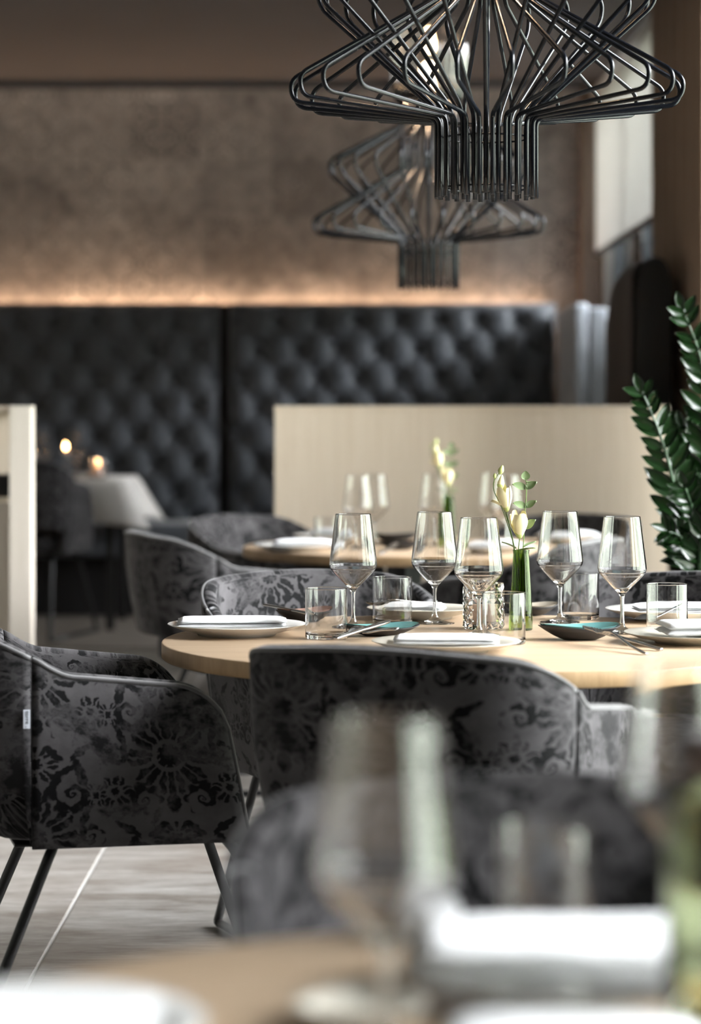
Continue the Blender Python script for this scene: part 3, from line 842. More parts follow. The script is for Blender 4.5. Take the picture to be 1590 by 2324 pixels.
# ------------------------------------------------------------------ glassware
def make_wine_glass(label, group):
    t = thing('wine_glass', label, 'glass', group=group)
    foot = [(0, .0), (.0425, 0), (.0432, .0008), (.0425, .0018), (.030, .0036), (.016, .0070), (.008, .0125), (.0052, .020)]
    stem = [(.0052, .020), (.0040, .032), (.0038, .050), (.0040, .066), (.0050, .076)]
    bowl_o = [(.0050, .076), (.0078, .0815), (.016, .090), (.030, .104), (.043, .1175), (.0482, .1245), (.0505, .1325), (.0500, .1400), (.0375, .2395), (.0372, .2402)]
    bowl_i = [(.0365, .2402), (.0362, .2393), (.0488, .1400), (.0492, .1330), (.0470, .1262), (.0415, .1192), (.0285, .1060), (.0145, .0925), (.006, .0868), (0, .0855)]
    obj('foot', lathe(dense(foot), 56), M['glass'], t); obj('stem', lathe(stem, 56), M['glass'], t)
    obj('bowl', lathe(dense(bowl_o + bowl_i), 64), M['glass'], t)
    return t
def make_tumbler(label, group):
    r = .0425; h = .101
    p = [(0, .0012), (r - .006, .0012), (r - .004, 0), (r - .001, .0008), (r, .004), (r, h - .0006), (r - .0006, h), (r - .0012, h - .0006), (r - .0015, .012), (r - .004, .0085), (0, .0078)]
    return tag(obj('tumbler', lathe(dense(p), 64), M['glass']), label, 'glass', group)
wg0 = make_wine_glass('clear wine glass above the teal dish, leftmost on the laid table', 'wine glasses on the laid table')
def put(o, px, py, z=TT, D=None, rz=0):
    D = D or DT(py, z); o.location = (X(px, D), D, z + .0003); o.rotation_euler = (0, 0, rz); return o
put(wg0, 801, 1425)
for px, py, lb in ((986, 1415, 'clear wine glass second from left on the laid table, in front of the patterned plate'),
                   (1086, 1443, 'clear wine glass in front of the cut glass candle holder'),
                   (1270, 1413, 'clear wine glass right of the green vase'),
                   (1411, 1437, 'clear wine glass rightmost on the laid table, beside the fork and knife')):
    g = dup(wg0, (0, 0, 0), 0, lb, 'wine glasses on the laid table'); put(g, px, py)
for px, D, lb in ((812, 8.62, 'blurred wine glass at the left on the far round table, first of the pair'), (849, 8.80, 'blurred wine glass at the left on the far round table, second of the pair'),
                  (985, 8.85, 'blurred wine glass left of the flower vase on the far round table'), (1150, 8.7, 'blurred wine glass right of the flower vase on the far round table'),
                  (1118, 9.0, 'blurred wine glass furthest back on the far round table')):
    g = dup(wg0, (X(px, D), D, TT + .0003), 0, lb, 'wine glasses on the far round table')
for px, D, lb in ((876, 1.84, 'large blurred wine glass in the foreground, nearest to picture centre'), (1540, 2.215, 'blurred foreground wine glass at the right behind the white napkin')):
    g = dup(wg0, (X(px, D), D, TT + .0003), 0, lb, 'wine glasses on the nearest table')
for px, D, lb in ((96, 13.12, 'far wine glass on the white clothed table, left one'), (170, 13.12, 'far wine glass on the white clothed table, right one')):
    g = dup(wg0, (X(px, D), D, .8635), 0, lb, 'wine glasses on the clothed table')
tb0 = make_tumbler('clear water tumbler leftmost on the laid table', 'tumblers on the laid table')
put(tb0, 740, 1449)
def tumbler(px, D, z, lb, gr):
    o = tb0.copy(); C.objects.link(o); o.location = (X(px, D), D, z + .0003); o['label'] = lb; o['group'] = gr; return o
for px, py, lb in ((890, 1416, 'clear water tumbler with the patterned plate seen through it'), (1143, 1461, 'clear water tumbler in front of the green vase'),
                   (1315, 1405, 'clear water tumbler right behind the fourth wine glass'), (1513, 1436, 'clear water tumbler near the right picture edge')):
    tumbler(px, DT(py), TT, lb, 'tumblers on the laid table')
tumbler(742, 8.6, TT, 'blurred tumbler at the left of the far round table', 'tumblers on the far round table')
tumbler(1235, 2.235, TT, 'blurred tumbler behind the foreground napkin plate', 'tumblers on the nearest table')
napkin_fix = None
tumbler(190, 12.98, .8635, 'far tumbler on the white clothed table beside the glowing candle holder', None) 

# candle holder: diamond cut
def make_holder(lb):
    bm = bmesh.new(); n, m = 20, 7; r, h = .0425, .096
    rings = []
    for j in range(m + 1):
        z = .006 + (h - .014) * j / m
        rings.append([bm.verts.new(((r + (.0018 if (i + j) % 2 == 0 else -.0012)) * cos(2 * pi * i / n), (r + (.0018 if (i + j) % 2 == 0 else -.0012)) * sin(2 * pi * i / n), z)) for i in range(n)])
    def ring(rr, z): return [bm.verts.new((rr * cos(2 * pi * i / n), rr * sin(2 * pi * i / n), z)) for i in range(n)]
    b0 = ring(r - .003, 0); t0 = ring(r, h); t1 = ring(r - .004, h); i1 = ring(r - .005, .012)
    allr = [b0] + rings + [t0, t1, i1]
    for A, B in zip(allr, allr[1:]):
        for i in range(n):
            j = (i + 1) % n
            if A in rings and B in rings:
                if (i + allr.index(A)) % 2: bm.faces.new((A[i], A[j], B[j])); bm.faces.new((A[i], B[j], B[i]))
                else: bm.faces.new((A[i], A[j], B[i])); bm.faces.new((A[j], B[j], B[i]))
            else: bm.faces.new((A[i], A[j], B[j], B[i]))
    bm.faces.new(b0[::-1]); bm.faces.new(i1)
    return tag(obj('candle_holder', bm, M['crystal'], smooth=False), lb, 'candle holder')
def make_candle(lb):
    t = thing('candle', lb, 'candle')
    obj('wax_body', lathe([(0, 0), (.026, 0), (.027, .003), (.027, .040), (.024, .043), (.010, .041), (0, .0405)], 32), M['wax'], t)
    obj('wick', tube([(0, 0, .040), (.001, 0, .050)], .0008, 6), M['wick'], t)
    return t
h1 = make_holder('diamond-cut glass candle holder left of the green vase'); put(h1, 1097, 1427)
k1 = make_candle('blush candle inside the diamond-cut holder on the laid table'); put(k1, 1097, 1427); k1.location.z += .0125
D = 13.05
h2 = h1.copy(); C.objects.link(h2); h2.location = (X(222, D), D, .8635); h2['label'] = 'glowing candle holder on the white clothed table'
k2 = dup(k1, (X(222, D), D, .8635 + .0125), 0, 'lit candle inside the holder on the white clothed table')
obj('flame_and_glint', lathe([(0, .050), (.004, .056), (.005, .063), (.002, .074), (0, .079)], 12), M['flame_and_glint'], k2)
lg = bpy.data.lights.new('candle_light', 'POINT'); lg.energy = 1.2; lg.color = (1, .6, .3); lg.shadow_soft_size = .01
lo = bpy.data.objects.new('candle_light', lg); C.objects.link(lo); lo.parent = k2; lo.location = (0, 0, .085)
for i, (px, D) in enumerate(((73, 12.97), (149, 12.98))):  # added glowing stands in place of highlights in the wine glass bottoms
    tl = thing('glint_stand', ('added glowing stand for a wine glass highlight left of' if i == 0 else 'added glowing stand for a wine glass highlight right of') + ' the dark chair back at the clothed table', 'candle', (X(px, D), D, .8635)); tl.scale = (1, 1, 1.15 if i else 1.0)
    obj('stand', lathe([(0, 0), (.028, 0), (.028, .004), (.006, .008), (.005, .105), (.018, .110), (.018, .112), (0, .112)], 20), M['steel'], tl)
    obj('glint_cup', lathe([(0, .112), (.017, .112), (.0175, .126), (0, .125)], 20), M['wax'], tl)
    obj('flame_and_glint', lathe([(0, .126), (.007, .134), (.008, .142), (.004, .154), (0, .160)], 12), M['flame_and_glint'], tl)

# ------------------------------------------------------------------ vases and flowers
def make_vase(lb, mat):
    t = thing('bud_vase', lb, 'vase')
    o_ = [(0, 0), (.0225, 0), (.024, .002), (.0238, .03), (.0215, .08), (.0185, .13), (.0165, .160), (.0175, .168)]
    i_ = [(.0155, .168), (.0145, .160), (.0165, .13), (.0195, .08), (.0215, .035), (.019, .030), (0, .029)]
    obj('vase_body', lathe(dense(o_ + i_), 40), mat, t)
    return t
v1 = make_vase('slim green glass bud vase holding flowers on the laid table', M['green_glass']); put(v1, 1182, 1430)
VX, VD = v1.location.x, v1.location.y
v2 = dup(v1, (X(1018, 8.78), 8.78, TT + .0003), 0, 'blurred green bud vase on the far round table')
# foreground dark bottle
fb = thing('bottle_vase', 'large blurred dark green bottle at the right edge of the nearest table', 'bottle', (X(1628, 1.86), 1.86, TT + .0003)); fb.scale = (1, 1, .93)
obj('bottle_body', lathe([(0, 0), (.034, 0), (.038, .004), (.038, .16), (.036, .185), (.030, .20), (.0285, .21)] + [(.026, .21), (.033, .18), (.035, .16), (.035, .008), (0, .008)], 48), M['olive_glass'], fb)
obj('bottle_neck', lathe([(.026, .2105), (.029, .2105), (.029, .24), (.026, .245), (0, .245)], 40), M['dark_brown'], fb)

def leaf_mesh(L, W_, mat, cup=.15, bend=.1, tip=1.0, n=8, m=4):
    bm = bmesh.new(); g = []
    for i in range(n + 1):
        t = i / n; wd = W_ / 2 * (sin(pi * t ** tip)) ** .75 if 0 < t < 1 else 0
        row = []
        for j in range(-m, m + 1):
            q = j / m
            row.append(bm.verts.new((q * wd, t * L, cup * W_ * q * q - bend * L * t * t)))
        g.append(row)
    for a, b in zip(g, g[1:]):
        for j in range(2 * m): 
            try: bm.faces.new((a[j], a[j + 1], b[j + 1], b[j]))
            except ValueError: pass
    bmesh.ops.remove_doubles(bm, verts=bm.verts[:], dist=1e-6)
    me = mesh_of(bm, mat); return me
def orient(o, base, direction, roll=0, normal=None, zup=False):
    d = Vector(direction).normalized()
    nrm = Vector(normal) if normal else Vector((0, 0, 1))
    x = d.cross(nrm)
    if x.length < 1e-3: x = d.cross(Vector((1, 0, 0)))
    x.normalize(); z = x.cross(d)
    Mx = Matrix((x, d, z)).transposed().to_4x4() @ Matrix.Rotation(roll, 4, 'Y')
    if zup: Mx = Mx @ Matrix.Rotation(-pi / 2, 4, 'X')
    Mx.translation = Vector(base); o.matrix_basis = Mx
def leaf(parent, me, base, d, roll=0, name='leaf', normal=None, sc=1):
    o = bpy.data.objects.new(name, me); C.objects.link(o); o.parent = parent
    orient(o, base, d, roll, normal)
    if sc != 1: o.scale = (sc,) * 3
    return o
def bloom(parent, base, up, r, h, mat, nm='bloom'):
    """cup bloom: calyx with overlapping petals as sub-parts"""
    up = Vector(up).normalized()
    cal = obj(nm, lathe([(0, -.004), (r * .28, 0), (r * .5, h * .16), (r * .42, h * .22), (0, h * .1)], 14), M['bud'], parent)
    orient(cal, base, up, zup=True)
    bm = bmesh.new(); g = []
    n = 9
    for i in range(9):
        t = i / 8
        rr = r * (.30 + .85 * sin(min(1, t * 1.05) * pi * .62)) * (1 - .10 * t)
        row = []
        for j in range(-4, 5):
            q = j / 4; an = q * .75 * (1 if t < .7 else 1 - .5 * (t - .7) / .3 * abs(q))
            z = h * t * (1 - .06 * q * q * t)
            k = rr * (1 + .05 * q)
            row.append(bm.verts.new((cos(an) * k, sin(an) * k, z + .05 * h)))
        g.append(row)
    for a, b in zip(g, g[1:]):
        for j in range(8): bm.faces.new((a[j], a[j + 1], b[j + 1], b[j]))
    me = mesh_of(bm, mat)
    for k in range(6):
        o = bpy.data.objects.new('petal', me); C.objects.link(o); o.parent = cal
        s = (1, .82)[k % 2]
        o.rotation_euler = (0, 0, k * 2 * pi / 6 + .3 * (k % 2)); o.scale = (s, s, 1.0 + .06 * (k % 3))
    return cal
def bud(parent, base, up, r, h, mat=None):
    b_ = obj('bud', lathe([(0, -.002), (r * .5, 0), (r * .95, h * .3), (r, h * .45), (r * .6, h * .8), (r * .2, h), (0, h * 1.02)], 14), mat or M['petal'], parent)
    orient(b_, base, up, zup=True)
    s = obj('sepal', lathe([(0, -.003), (r * .55, 0), (r * 1.03, h * .28), (r * .98, h * .36)], 14), M['bud'], b_)
    return b_
def flowers(vx, vd, zb_, lb1, lb2, sc=1.0, detail=True):
    s = 1 / 1083.0 * sc       # photo pixels to metres at the laid table
    def W_(px, py, dy=0): return Vector(((px - 1182) * s, dy, zb_ - TT + (1430 - py) * s))
    fl_ = thing('lisianthus_sprig', lb1, 'flower', (vx, vd, TT))
    mk = lambda pts, r: tube(catmull(pts, 8), r, 7)
    obj('stem', mk([W_(1178, 1395, .004), W_(1180, 1300, .003), W_(1176, 1255), W_(1178, 1222, -.006)], .0011), M['stem'], fl_)
    obj('stem', mk([W_(1184, 1395, -.002), W_(1172, 1290), W_(1166, 1240), W_(1156, 1195), W_(1149, 1162)], .0012), M['stem'], fl_)
    obj('stem', mk([W_(1176, 1395, .0), W_(1172, 1300), W_(1160, 1215), W_(1144, 1160), W_(1130, 1135), W_(1120, 1112), W_(1122, 1085)], .0009), M['stem'], fl_)
    obj('stem', mk([W_(1163, 1228, .001), W_(1148, 1180), W_(1134, 1140), W_(1134, 1112)], .0009), M['stem'], fl_)
    obj('stem', mk([W_(1121, 1115, 0), W_(1120, 1095), W_(1132, 1075)], .0008), M['stem'], fl_)
    bloom(fl_, W_(1178, 1220, -.006), (-.05, -.25, 1), .0185 * sc, .048 * sc, M['petal'])
    bloom(fl_, W_(1150, 1160), (-.18, -.1, 1), .0160 * sc, .046 * sc, M['petal'])
    bud(fl_, W_(1134, 1112), (.15, 0, 1), .0075 * sc, .030 * sc)
    bud(fl_, W_(1134, 1076), (.35, 0, 1), .0062 * sc, .018 * sc, M['bud'])
    bud(fl_, W_(1122, 1086), (.05, 0, 1), .0036 * sc, .010 * sc, M['bud'])
    pk = leaf_mesh(.034 * sc, .020 * sc, M['petal'], .3, .25)
    leaf(fl_, pk, W_(1146, 1158, .004), (-.8, .1, .75), name='petal')
    lf = leaf_mesh(.034 * sc, .014 * sc, M['euc'], .2, .15, .9)
    for (px, py, d) in ((1170, 1246, (-.8, -.2, .5)), (1178, 1250, (.9, -.2, .25)), (1186, 1244, (.6, .3, .35)), (1174, 1200, (-.5, .4, .45))):
        leaf(fl_, lf, W_(px, py), d, name='leaf')
    eu = thing('eucalyptus_sprig', lb2, 'foliage', (vx, vd, TT))
    obj('stem', mk([W_(1188, 1395, .006), W_(1186, 1300), W_(1187, 1240), W_(1191, 1165, .002), W_(1194, 1120, .002), W_(1193, 1085)], .0010), M['stem'], eu)
    le = leaf_mesh(.031 * sc, .019 * sc, M['euc'], .25, .12, .85); lr = leaf_mesh(.020 * sc, .019 * sc, M['euc'], .1, .05, .8)
    leaf(eu, lr, W_(1192, 1091), (0, -.1, 1), name='leaf', normal=(0, -1, 0))
    leaf(eu, lr, W_(1193, 1097), (.75, .3, .1), name='leaf'); 
    for py, k in ((1112, 1.0), (1154, .95)):
        leaf(eu, le, W_(1193, py), (-1, -.15, .42), name='leaf', sc=k, normal=(0, -.75, .6)); leaf(eu, le, W_(1193, py), (.85, -.15, .62), name='leaf', sc=k * .9, normal=(0, -.75, .6))
    leaf(eu, le, W_(1190, 1202), (.8, -.2, .75), name='leaf', sc=1.0, normal=(-.5, -.9, .3)); leaf(eu, le, W_(1189, 1205), (-.3, .5, .6), name='leaf', sc=.8)
flowers(VX, VD, TT, 'cream lisianthus blooms and buds standing in the green vase', 'eucalyptus twig with paired round leaves in the green vase')
flowers(X(1018, 8.78), 8.78, TT, 'blurred cream blooms in the far green vase', 'blurred eucalyptus twig in the far green vase', 1.05)

# ------------------------------------------------------------------ plates, dishes, napkins, cutlery
def plate_profile(r, h, th=.004):
    return [(0, .004), (r * .50, .004), (r * .52, 0), (r * .56, 0), (r * .58, .004), (r * .80, h * .50), (r * .985, h - .001), (r, h), (r * .992, h + .001), (r * .80, h * .5 + th * 1.1), (r * .60, .004 + th), (0, .004 + th)]
def plate(px, py, dia, h, mat, lb, gr=None, D=None):
    o = obj('plate', lathe(plate_profile(dia / 2, h), 72), mat); tag(o, lb, 'plate', gr); put(o, px, py, D=D); return o
def organic_dish(px, py, L, W_, h, m_in, lb, rz=0, D=None, pinch=.25, gr=None):
    t = thing('small_dish', lb, 'dish', group=gr)
    def shape(bm, z_off, inner):
        n = 40; rings = []
        prof = [(0, .003), (.30, .003), (.40, .004), (.62, .25), (.85, .68), (1.0, 1.0)] 
        for (q, zz) in prof:
            ring = []
            for i in range(n):
                a = 2 * pi * i / n
                k = 1 - pinch * .35 * (abs(sin(a)) ** 2) + pinch * .22 * max(0, cos(a)) ** 6
                wob = .003 * sin(2 * a + .8) * q
                z = (h * zz if zz > .01 else 0) + wob * (1 if q > .5 else 0)
                rr = q - (.02 if inner else 0) * (q > .9)
                ring.append(Vector((rr * k * L / 2 * cos(a), rr * k * W_ / 2 * sin(a), z + z_off)))
            rings.append([bm.verts.new(v) for v in ring] if q > 0 else [bm.verts.new((0, 0, z_off))])
        for A, B in zip(rings, rings[1:]):
            for i in range(n):
                j = (i + 1) % n
                if len(A) == 1: bm.faces.new((A[0], B[i], B[j]))
                else: bm.faces.new((A[i], A[j], B[j], B[i]))
        return bm
    o = obj('dish_body', shape(bmesh.new(), .001, False), M['dark_ceramic'], t)
    md = o.modifiers.new('thickness', 'SOLIDIFY'); md.thickness = .0015; md.offset = 0
    obj('glaze', shape(bmesh.new(), .0045, True), m_in, t)
    put(t, px, py, D=D, rz=rz); return t
def napkin_mesh(L, W_, layers=4, tl=.0035, curl=.0, seed=0):
    bm = bmesh.new()
    for k in range(layers):
        nx, ny = 18, 12
        dx = random.uniform(-.003, .003); dy = random.uniform(-.002, .002)
        def P_(i, j, top):
            u, v = i / nx - .5, j / ny - .5
            edge = min(1, (.5 - abs(u)) / .03, (.5 - abs(v)) / .04); e = sqrt(max(0, 1 - (1 - edge) ** 2))
            bul = .0020 * (k + 1) * (1 - (2 * abs(u)) ** 4) * (1 - (2 * abs(v)) ** 4)
            z = k * tl + tl * .5 + (tl * .48 * e if top else -tl * .48 * e) + bul + .0012 * mnoise.noise(Vector((u * 6 + seed, v * 6, k * 3)))
            sag = -curl * (max(0, abs(u) - .32) / .18) ** 2
            return Vector((u * L + dx, v * W_ + dy, z + sag))
        T = [[bm.verts.new(P_(i, j, True)) for j in range(ny + 1)] for i in range(nx + 1)]
        B = [[bm.verts.new(P_(i, j, False)) for j in range(ny + 1)] for i in range(nx + 1)]
        for i in range(nx):
            for j in range(ny):
                bm.faces.new((T[i][j], T[i + 1][j], T[i + 1][j + 1], T[i][j + 1])); bm.faces.new((B[i][j], B[i][j + 1], B[i + 1][j + 1], B[i + 1][j]))
        for i in range(nx):
            for r_ in (0, ny): bm.faces.new((T[i][r_], T[i + 1][r_], B[i + 1][r_], B[i][r_]))
        for j in range(ny):
            for r_ in (0, nx): bm.faces.new((T[r_][j], T[r_][j + 1], B[r_][j + 1], B[r_][j]))
    return bm
def napkin(px, py, L, W_, z, lb, rz=0, layers=4, tl=.0035, D=None, curl=0, tilt=0, gr='folded white napkins'):
    o = obj('napkin', napkin_mesh(L, W_, layers, tl, curl, px), M['linen']); tag(o, lb, 'napkin', None)
    D = D or DT(py); o.location = (X(px, D), D, z); o.rotation_euler = (tilt, 0, rz); return o

# laid table
plate(537, 1441, .283, .023, M['porcelain'], 'white coupe plate at the left edge of the laid table, under a folded napkin')
napkin(526, 1441, .222, .125, TT + .0188, 'folded white napkin on the left coupe plate', radians(3), 2, .0075)
plate(955, 1403.5, .24, .024, M['stoneware'], 'speckled beige plate with raised pattern behind the second wine glass')
napkin(942, 1403.5, .13, .10, TT + .0195, 'folded white napkin with spoon on the patterned beige plate', radians(-8), 3, .0036)
plate(1520, 1406, .285, .024, M['porcelain'], 'white plate at the right far side of the laid table')
napkin(1540, 1406, .19, .12, TT + .0195, 'folded white napkin on the far right plate', radians(4), 3, .004)
plate(1578, 1458, .285, .020, M['stoneware'], 'beige plate at the right edge in front of the tumbler')
napkin(1592, 1457, .165, .13, TT + .0155, 'thick folded white napkin on the right front beige plate', radians(6), 2, .012)
plate(1012, 1478, .285, .020, M['stoneware'], 'grey rimmed plate just behind the front chair back')
napkin(1010, 1478, .20, .11, TT + .0165, 'folded white napkin behind the front chair back', radians(-3), 2, .006)
organic_dish(862, 1443, .155, .095, .019, M['teal_glaze'], 'teal glazed small dish behind the front chair, left one', radians(8))
organic_dish(1316, 1452, .160, .105, .026, M['teal_glaze'], 'teal glazed small dish with black underside in front of the fourth wine glass', radians(180))
organic_dish(690, 1412, .125, .09, .024, M['pink_glaze'], 'rose brown glazed small dish behind the leftmost tumbler', radians(10))
organic_dish(1200, 1397, .125, .09, .022, M['sand_glaze'], 'sand glazed small dish behind the green vase', radians(6))

def cutlery_mesh(kind):
    bm = bmesh.new()
    def strip(pts, th):   # pts: (x, halfwidth, z)
        top = []; bot = []
        for x, w_, z in pts:
            top.append((bm.verts.new((x, -w_, z + th)), bm.verts.new((x, w_, z + th)))); bot.append((bm.verts.new((x, -w_, z)), bm.verts.new((x, w_, z))))
        for i in range(len(pts) - 1):
            a, b, c, d = top[i], top[i + 1], bot[i], bot[i + 1]
            bm.faces.new((a[0], b[0], b[1], a[1])); bm.faces.new((c[1], d[1], d[0], c[0]))
            bm.faces.new((a[0], c[0], d[0], b[0])); bm.faces.new((a[1], b[1], d[1], c[1]))
        bm.faces.new((top[0][0], top[0][1], bot[0][1], bot[0][0])); bm.faces.new((top[-1][1], top[-1][0], bot[-1][0], bot[-1][1]))
    if kind == 'knife':
        strip([(0, .0045, 0), (.004, .0058, 0), (.09, .0052, .001), (.100, .0045, .001), (.115, .0070, .001), (.17, .0085, .0015), (.20, .006, .0015), (.212, .001, .0015)], .0042)
    elif kind == 'fork':
        strip([(0, .0040, .0), (.004, .0052, 0), (.06, .0038, .003), (.12, .0030, .012), (.140, .0045, .0145), (.150, .0105, .013), (.160, .0118, .009)], .0030)
        for k in range(4):
            y = (k - 1.5) * .0068
            q = tube([(.158, y, .011), (.175, y, .0055), (.190, y, .0065), (.203, y * .95, .011)], .0014, 6); me = bpy.data.meshes.new('t'); q.to_mesh(me); q.free(); bm.from_mesh(me); bpy.data.meshes.remove(me)
    else:
        strip([(0, .0040, .0), (.004, .0052, 0), (.06, .0038, .004), (.12, .0030, .012), (.140, .0050, .012)], .0030)
        g = []
        for i in range(9):
            t = i / 8; wd = .0195 * sqrt(max(0, 1 - (2 * t - 1) ** 2)) * (1.08 - .15 * t)
            row = [bm.verts.new((.138 + .062 * t, q / 3 * wd, .0125 - .0095 * sin(pi * t) * (1 - (q / 3) ** 2) ** .8 - .002 * t)) for q in range(-3, 4)]
            g.append(row)
        for a, b in zip(g, g[1:]):
            for j in range(6): bm.faces.new((a[j], a[j + 1], b[j + 1], b[j]))
    bmesh.ops.remove_doubles(bm, verts=bm.verts[:], dist=1e-6)
    return mesh_of(bm, M['steel'])
CM = {k: cutlery_mesh(k) for k in ('knife', 'fork', 'spoon')}
def cut(kind, p0, p1, z0, z1, lb, roll=0, sc=1):
    """handle end at p0 and tip towards p1, both as (px, py, D)"""
    a = Vector((X(p0[0], p0[1]), p0[1], z0)); b = Vector((X(p1[0], p1[1]), p1[1], z1))
    o = bpy.data.objects.new(kind, CM[kind]); C.objects.link(o)
    d = (b - a).normalized(); yv = Vector((0, 0, 1)).cross(d).normalized(); zv = d.cross(yv)
    Mx = Matrix((d, yv, zv)).transposed().to_4x4() @ Matrix.Rotation(roll, 4, 'X'); Mx.translation = a
    o.matrix_world = Mx @ Matrix.Scale(sc, 4); return tag(o, lb, kind)
cut('knife', (1500, DT(1478)), (1322, DT(1478) + .16), TT + .001, TT + .030, 'knife resting on the right teal dish, beside the fork')
cut('fork', (1465, DT(1487)), (1340, DT(1487) + .20), TT + .001, TT + .026, 'fork resting on the right teal dish', roll=.2)
cut('spoon', (900, 5.02), (812, 5.16), TT + .036, TT + .030, 'spoon lying across the left teal dish edge', roll=pi * .9)
cut('knife', (760, 5.02), (885, 5.20), TT + .014, TT + .032, 'knife lying across the left teal dish')
cut('knife', (600, 5.68), (705, 5.50), TT + .030, TT + .022, 'knife laid on the rose brown dish')
cut('spoon', (1000, 5.66), (880, 5.58), TT + .036, TT + .036, 'spoon lying on the napkin of the patterned plate')
cut('spoon', (1560, 5.58), (1440, 5.42), TT + .042, TT + .030, 'dark spoon leaning on the far right plate', roll=pi)
# far round table
plate(668, 0, .27, .022, M['porcelain'], 'blurred white plate at the left front of the far round table', D=8.42)
napkin(690, 0, .20, .11, TT + .0175, 'blurred folded napkin on the left front plate of the far table', D=8.42)
plate(745, 0, .25, .022, M['porcelain'], 'blurred white plate at the left back of the far round table', D=9.06)
napkin(750, 0, .14, .10, TT + .0175, 'blurred folded napkin on the left back plate of the far table', D=9.06, layers=4, tl=.005)
plate(1300, 0, .27, .022, M['porcelain'], 'blurred white plate at the right back of the far round table', D=9.0)
napkin(1290, 0, .20, .12, TT + .0175, 'blurred folded napkin on the right back plate of the far table', D=9.0)
plate(1120, 0, .27, .022, M['porcelain'], 'blurred white plate at the middle of the far round table', D=8.38)
napkin(1110, 0, .20, .11, TT + .0175, 'blurred folded napkin on the middle plate of the far table', D=8.38)
organic_dish(895, 0, .15, .10, .026, M['dark_ceramic'], 'blurred black small dish on the far round table', D=8.95)
organic_dish(905, 0, .14, .10, .022, M['dark_ceramic'], 'blurred black small dish beside a knife on the far round table, front one', D=8.50)
cut('knife', (862, 8.20), (905, 8.42), TT + .001, TT + .025, 'blurred knife on the far round table')
# nearest table
plate(1312, 0, .275, .024, M['porcelain'], 'large blurred white plate under the foreground napkin', D=2.03)
napkin(1318, 0, .265, .15, TT + .026, 'large blurred white napkin on the foreground plate', D=2.03, layers=3, tl=.0075)
plate(815, 0, .10, .018, M['stoneware'], 'blurred beige side dish just behind the nearest wine glass', D=1.93)
plate(40, 0, .27, .022, M['porcelain'], 'blurred white plate at the bottom left picture corner', D=1.85)
napkin(45, 0, .19, .12, TT + .018, 'blurred white napkin at the bottom left picture corner', D=1.85, layers=3)
napkin(1290, 0, .18, .08, TT + .001, 'blurred white napkin at the bottom right of the nearest table', D=1.815, rz=-.12, layers=4, tl=.006)
napkin(985, 0, .05, .05, TT + .001, 'small blurred white napkin tip beside the foreground wine glass', D=2.24, layers=5, tl=.006)

# ------------------------------------------------------------------ clothed table
t = thing('square_table', 'small square table under a white tablecloth at the left, by the banquette', 'table', (0, 0, 0))
xr, y0_, y1_, zt = X(279, 12.9), 12.9, 13.72, .86
xl = xr - .95
obj('tabletop', bx((xl, y0_, zt - .03), (xr, y1_, zt - .004)), M['oak_top'], t, False)
for xx in (xl + .05, xr - .09):
    for yy in (y0_ + .05, y1_ - .09): obj('leg', bx((xx, yy, PZ + .006), (xx + .04, yy + .04, zt - .03)), M['black_steel'], t, False)
bm = bmesh.new(); g = []
per = []
N = 22
for i in range(N): per.append((xl + (xr - xl) * i / N, y0_, (0, -1)))
for i in range(N): per.append((xr, y0_ + (y1_ - y0_) * i / N, (1, 0)))
for i in range(N): per.append((xr - (xr - xl) * i / N, y1_, (0, 1)))
for i in range(N): per.append((xl, y1_ - (y1_ - y0_) * i / N, (-1, 0)))
cxm, cym = (xl + xr) / 2, (y0_ + y1_) / 2
rows = []
for j in range(9):
    row = []
    for i, (x, y, nn) in enumerate(per):
        u = (i % N) / N; cor = max(0, 1 - min(u, 1 - u) * 2 / .42) ** 1.6
        d = Vector((x - cxm, y - cym)).normalized()
        if j == 0: row.append(bm.verts.new((x, y, zt + .001))); continue
        t_ = j / 8; hang = .205 + .035 * cor
        out = .008 + t_ * (.012 + .14 * cor) + .008 * t_ * sin(i * 1.7)
        dd = Vector(nn) * (1 - cor) + d * cor * 1.2
        row.append(bm.verts.new((x + dd.x * out, y + dd.y * out, zt - hang * t_)))
    rows.append(row)
c0 = bm.verts.new((cxm, cym, zt + .0015)); m = len(per)
for i in range(m): bm.faces.new((c0, rows[0][i], rows[0][(i + 1) % m]))
for A, B in zip(rows, rows[1:]):
    for i in range(m): bm.faces.new((A[i], B[i], B[(i + 1) % m], A[(i + 1) % m]))
o = obj('tablecloth', bm, M['cloth'], smooth=True); tag(o, 'white linen tablecloth hanging in points over the small square table', 'tablecloth')
md = o.modifiers.new('thickness', 'SOLIDIFY'); md.thickness = .002; md.offset = 1
plate(185, 0, .20, .018, M['porcelain'], 'far white plate on the clothed table behind the chair', D=13.3).location.z = .8640

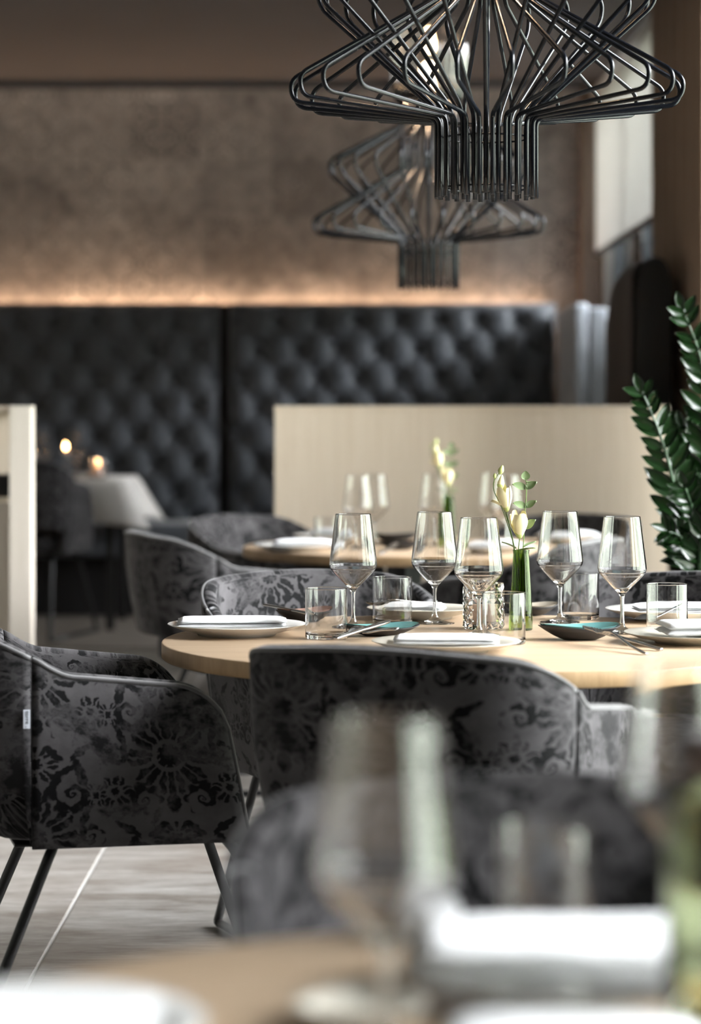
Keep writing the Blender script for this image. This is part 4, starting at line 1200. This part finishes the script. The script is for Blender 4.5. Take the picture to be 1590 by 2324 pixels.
# ------------------------------------------------------------------ zamioculcas plant
PX, PD = X(1585, 6.6), 6.6
pot = tag(obj('planter', bx((-.13, -.15, 0), (.17, .15, .56), .01, 2), M['planter']), 'tall dark planter box at the right picture edge', 'planter'); pot.location = (PX + .02, PD, 0)
zp = thing('zamioculcas_plant', 'dark glossy zamioculcas plant in the planter at the right edge', 'plant', (PX, PD, .56))
obj('soil', bx((-.11, -.13, .001), (.17, .13, .02), .005), M['soil'], zp)
zl = [leaf_mesh(L_, W2, M['zz'], .18, .10, .85, 8, 3) for L_, W2 in ((.085, .034), (.068, .028), (.055, .024))]
def frond(pts, nl, seed):
    random.seed(seed)
    ps = [Vector(((px - 1585) / F * PD, dy, Z(py, PD) - .56)) for px, py, dy in pts]
    path = catmull(ps, 10)
    n = len(path); radii = [.0085 * (1 - .78 * i / (n - 1)) for i in range(n)]
    st = obj('stem', tube(path, .006, 8, radii=radii), M['zz_stem'], zp)
    for k in range(nl):
        f = .22 + .76 * k / (nl - 1); i = min(n - 2, int(f * (n - 1)))
        p = path[i]; tg = (path[i + 1] - path[i]).normalized()
        side = tg.cross(Vector((0, -1, .25))).normalized()
        for s in (-1, 1):
            d = tg * .75 + side * s * .85 + Vector((0, random.uniform(-.25, .25), .05))
            me = zl[0 if f < .6 else (1 if f < .85 else 2)]
            leaf(st, me, p, d, random.uniform(-.35, .35) + s * .25, 'leaf', normal=(-.35, -.8, .45), sc=random.uniform(.9, 1.12))
    leaf(st, zl[2], path[-1], tg, 0, 'leaf', normal=(-.3, -.8, .4))
frond([(1575, 1310, 0), (1545, 1200, -.02), (1520, 1080, -.03), (1490, 980, -.04), (1452, 890, -.05)], 13, 3)
frond([(1590, 1310, .02), (1600, 1130, .02), (1605, 950, .02), (1590, 820, 0), (1548, 705, -.02)], 15, 5)
frond([(1580, 1310, 0), (1566, 1220, -.08), (1555, 1150, -.12), (1535, 1100, -.16)], 8, 8)
frond([(1585, 1310, .03), (1570, 1230, .05), (1590, 1120, .08), (1575, 1020, .08), (1560, 975, .08)], 10, 11)
frond([(1572, 1310, -.03), (1552, 1260, -.08), (1532, 1215, -.12), (1500, 1200, -.14)], 7, 17)
frond([(1590, 1310, 0), (1610, 1240, 0), (1625, 1150, .02), (1640, 1050, .02)], 10, 21)
frond([(1580, 1310, -.05), (1575, 1270, -.1), (1580, 1200, -.15), (1600, 1160, -.2)], 7, 29)
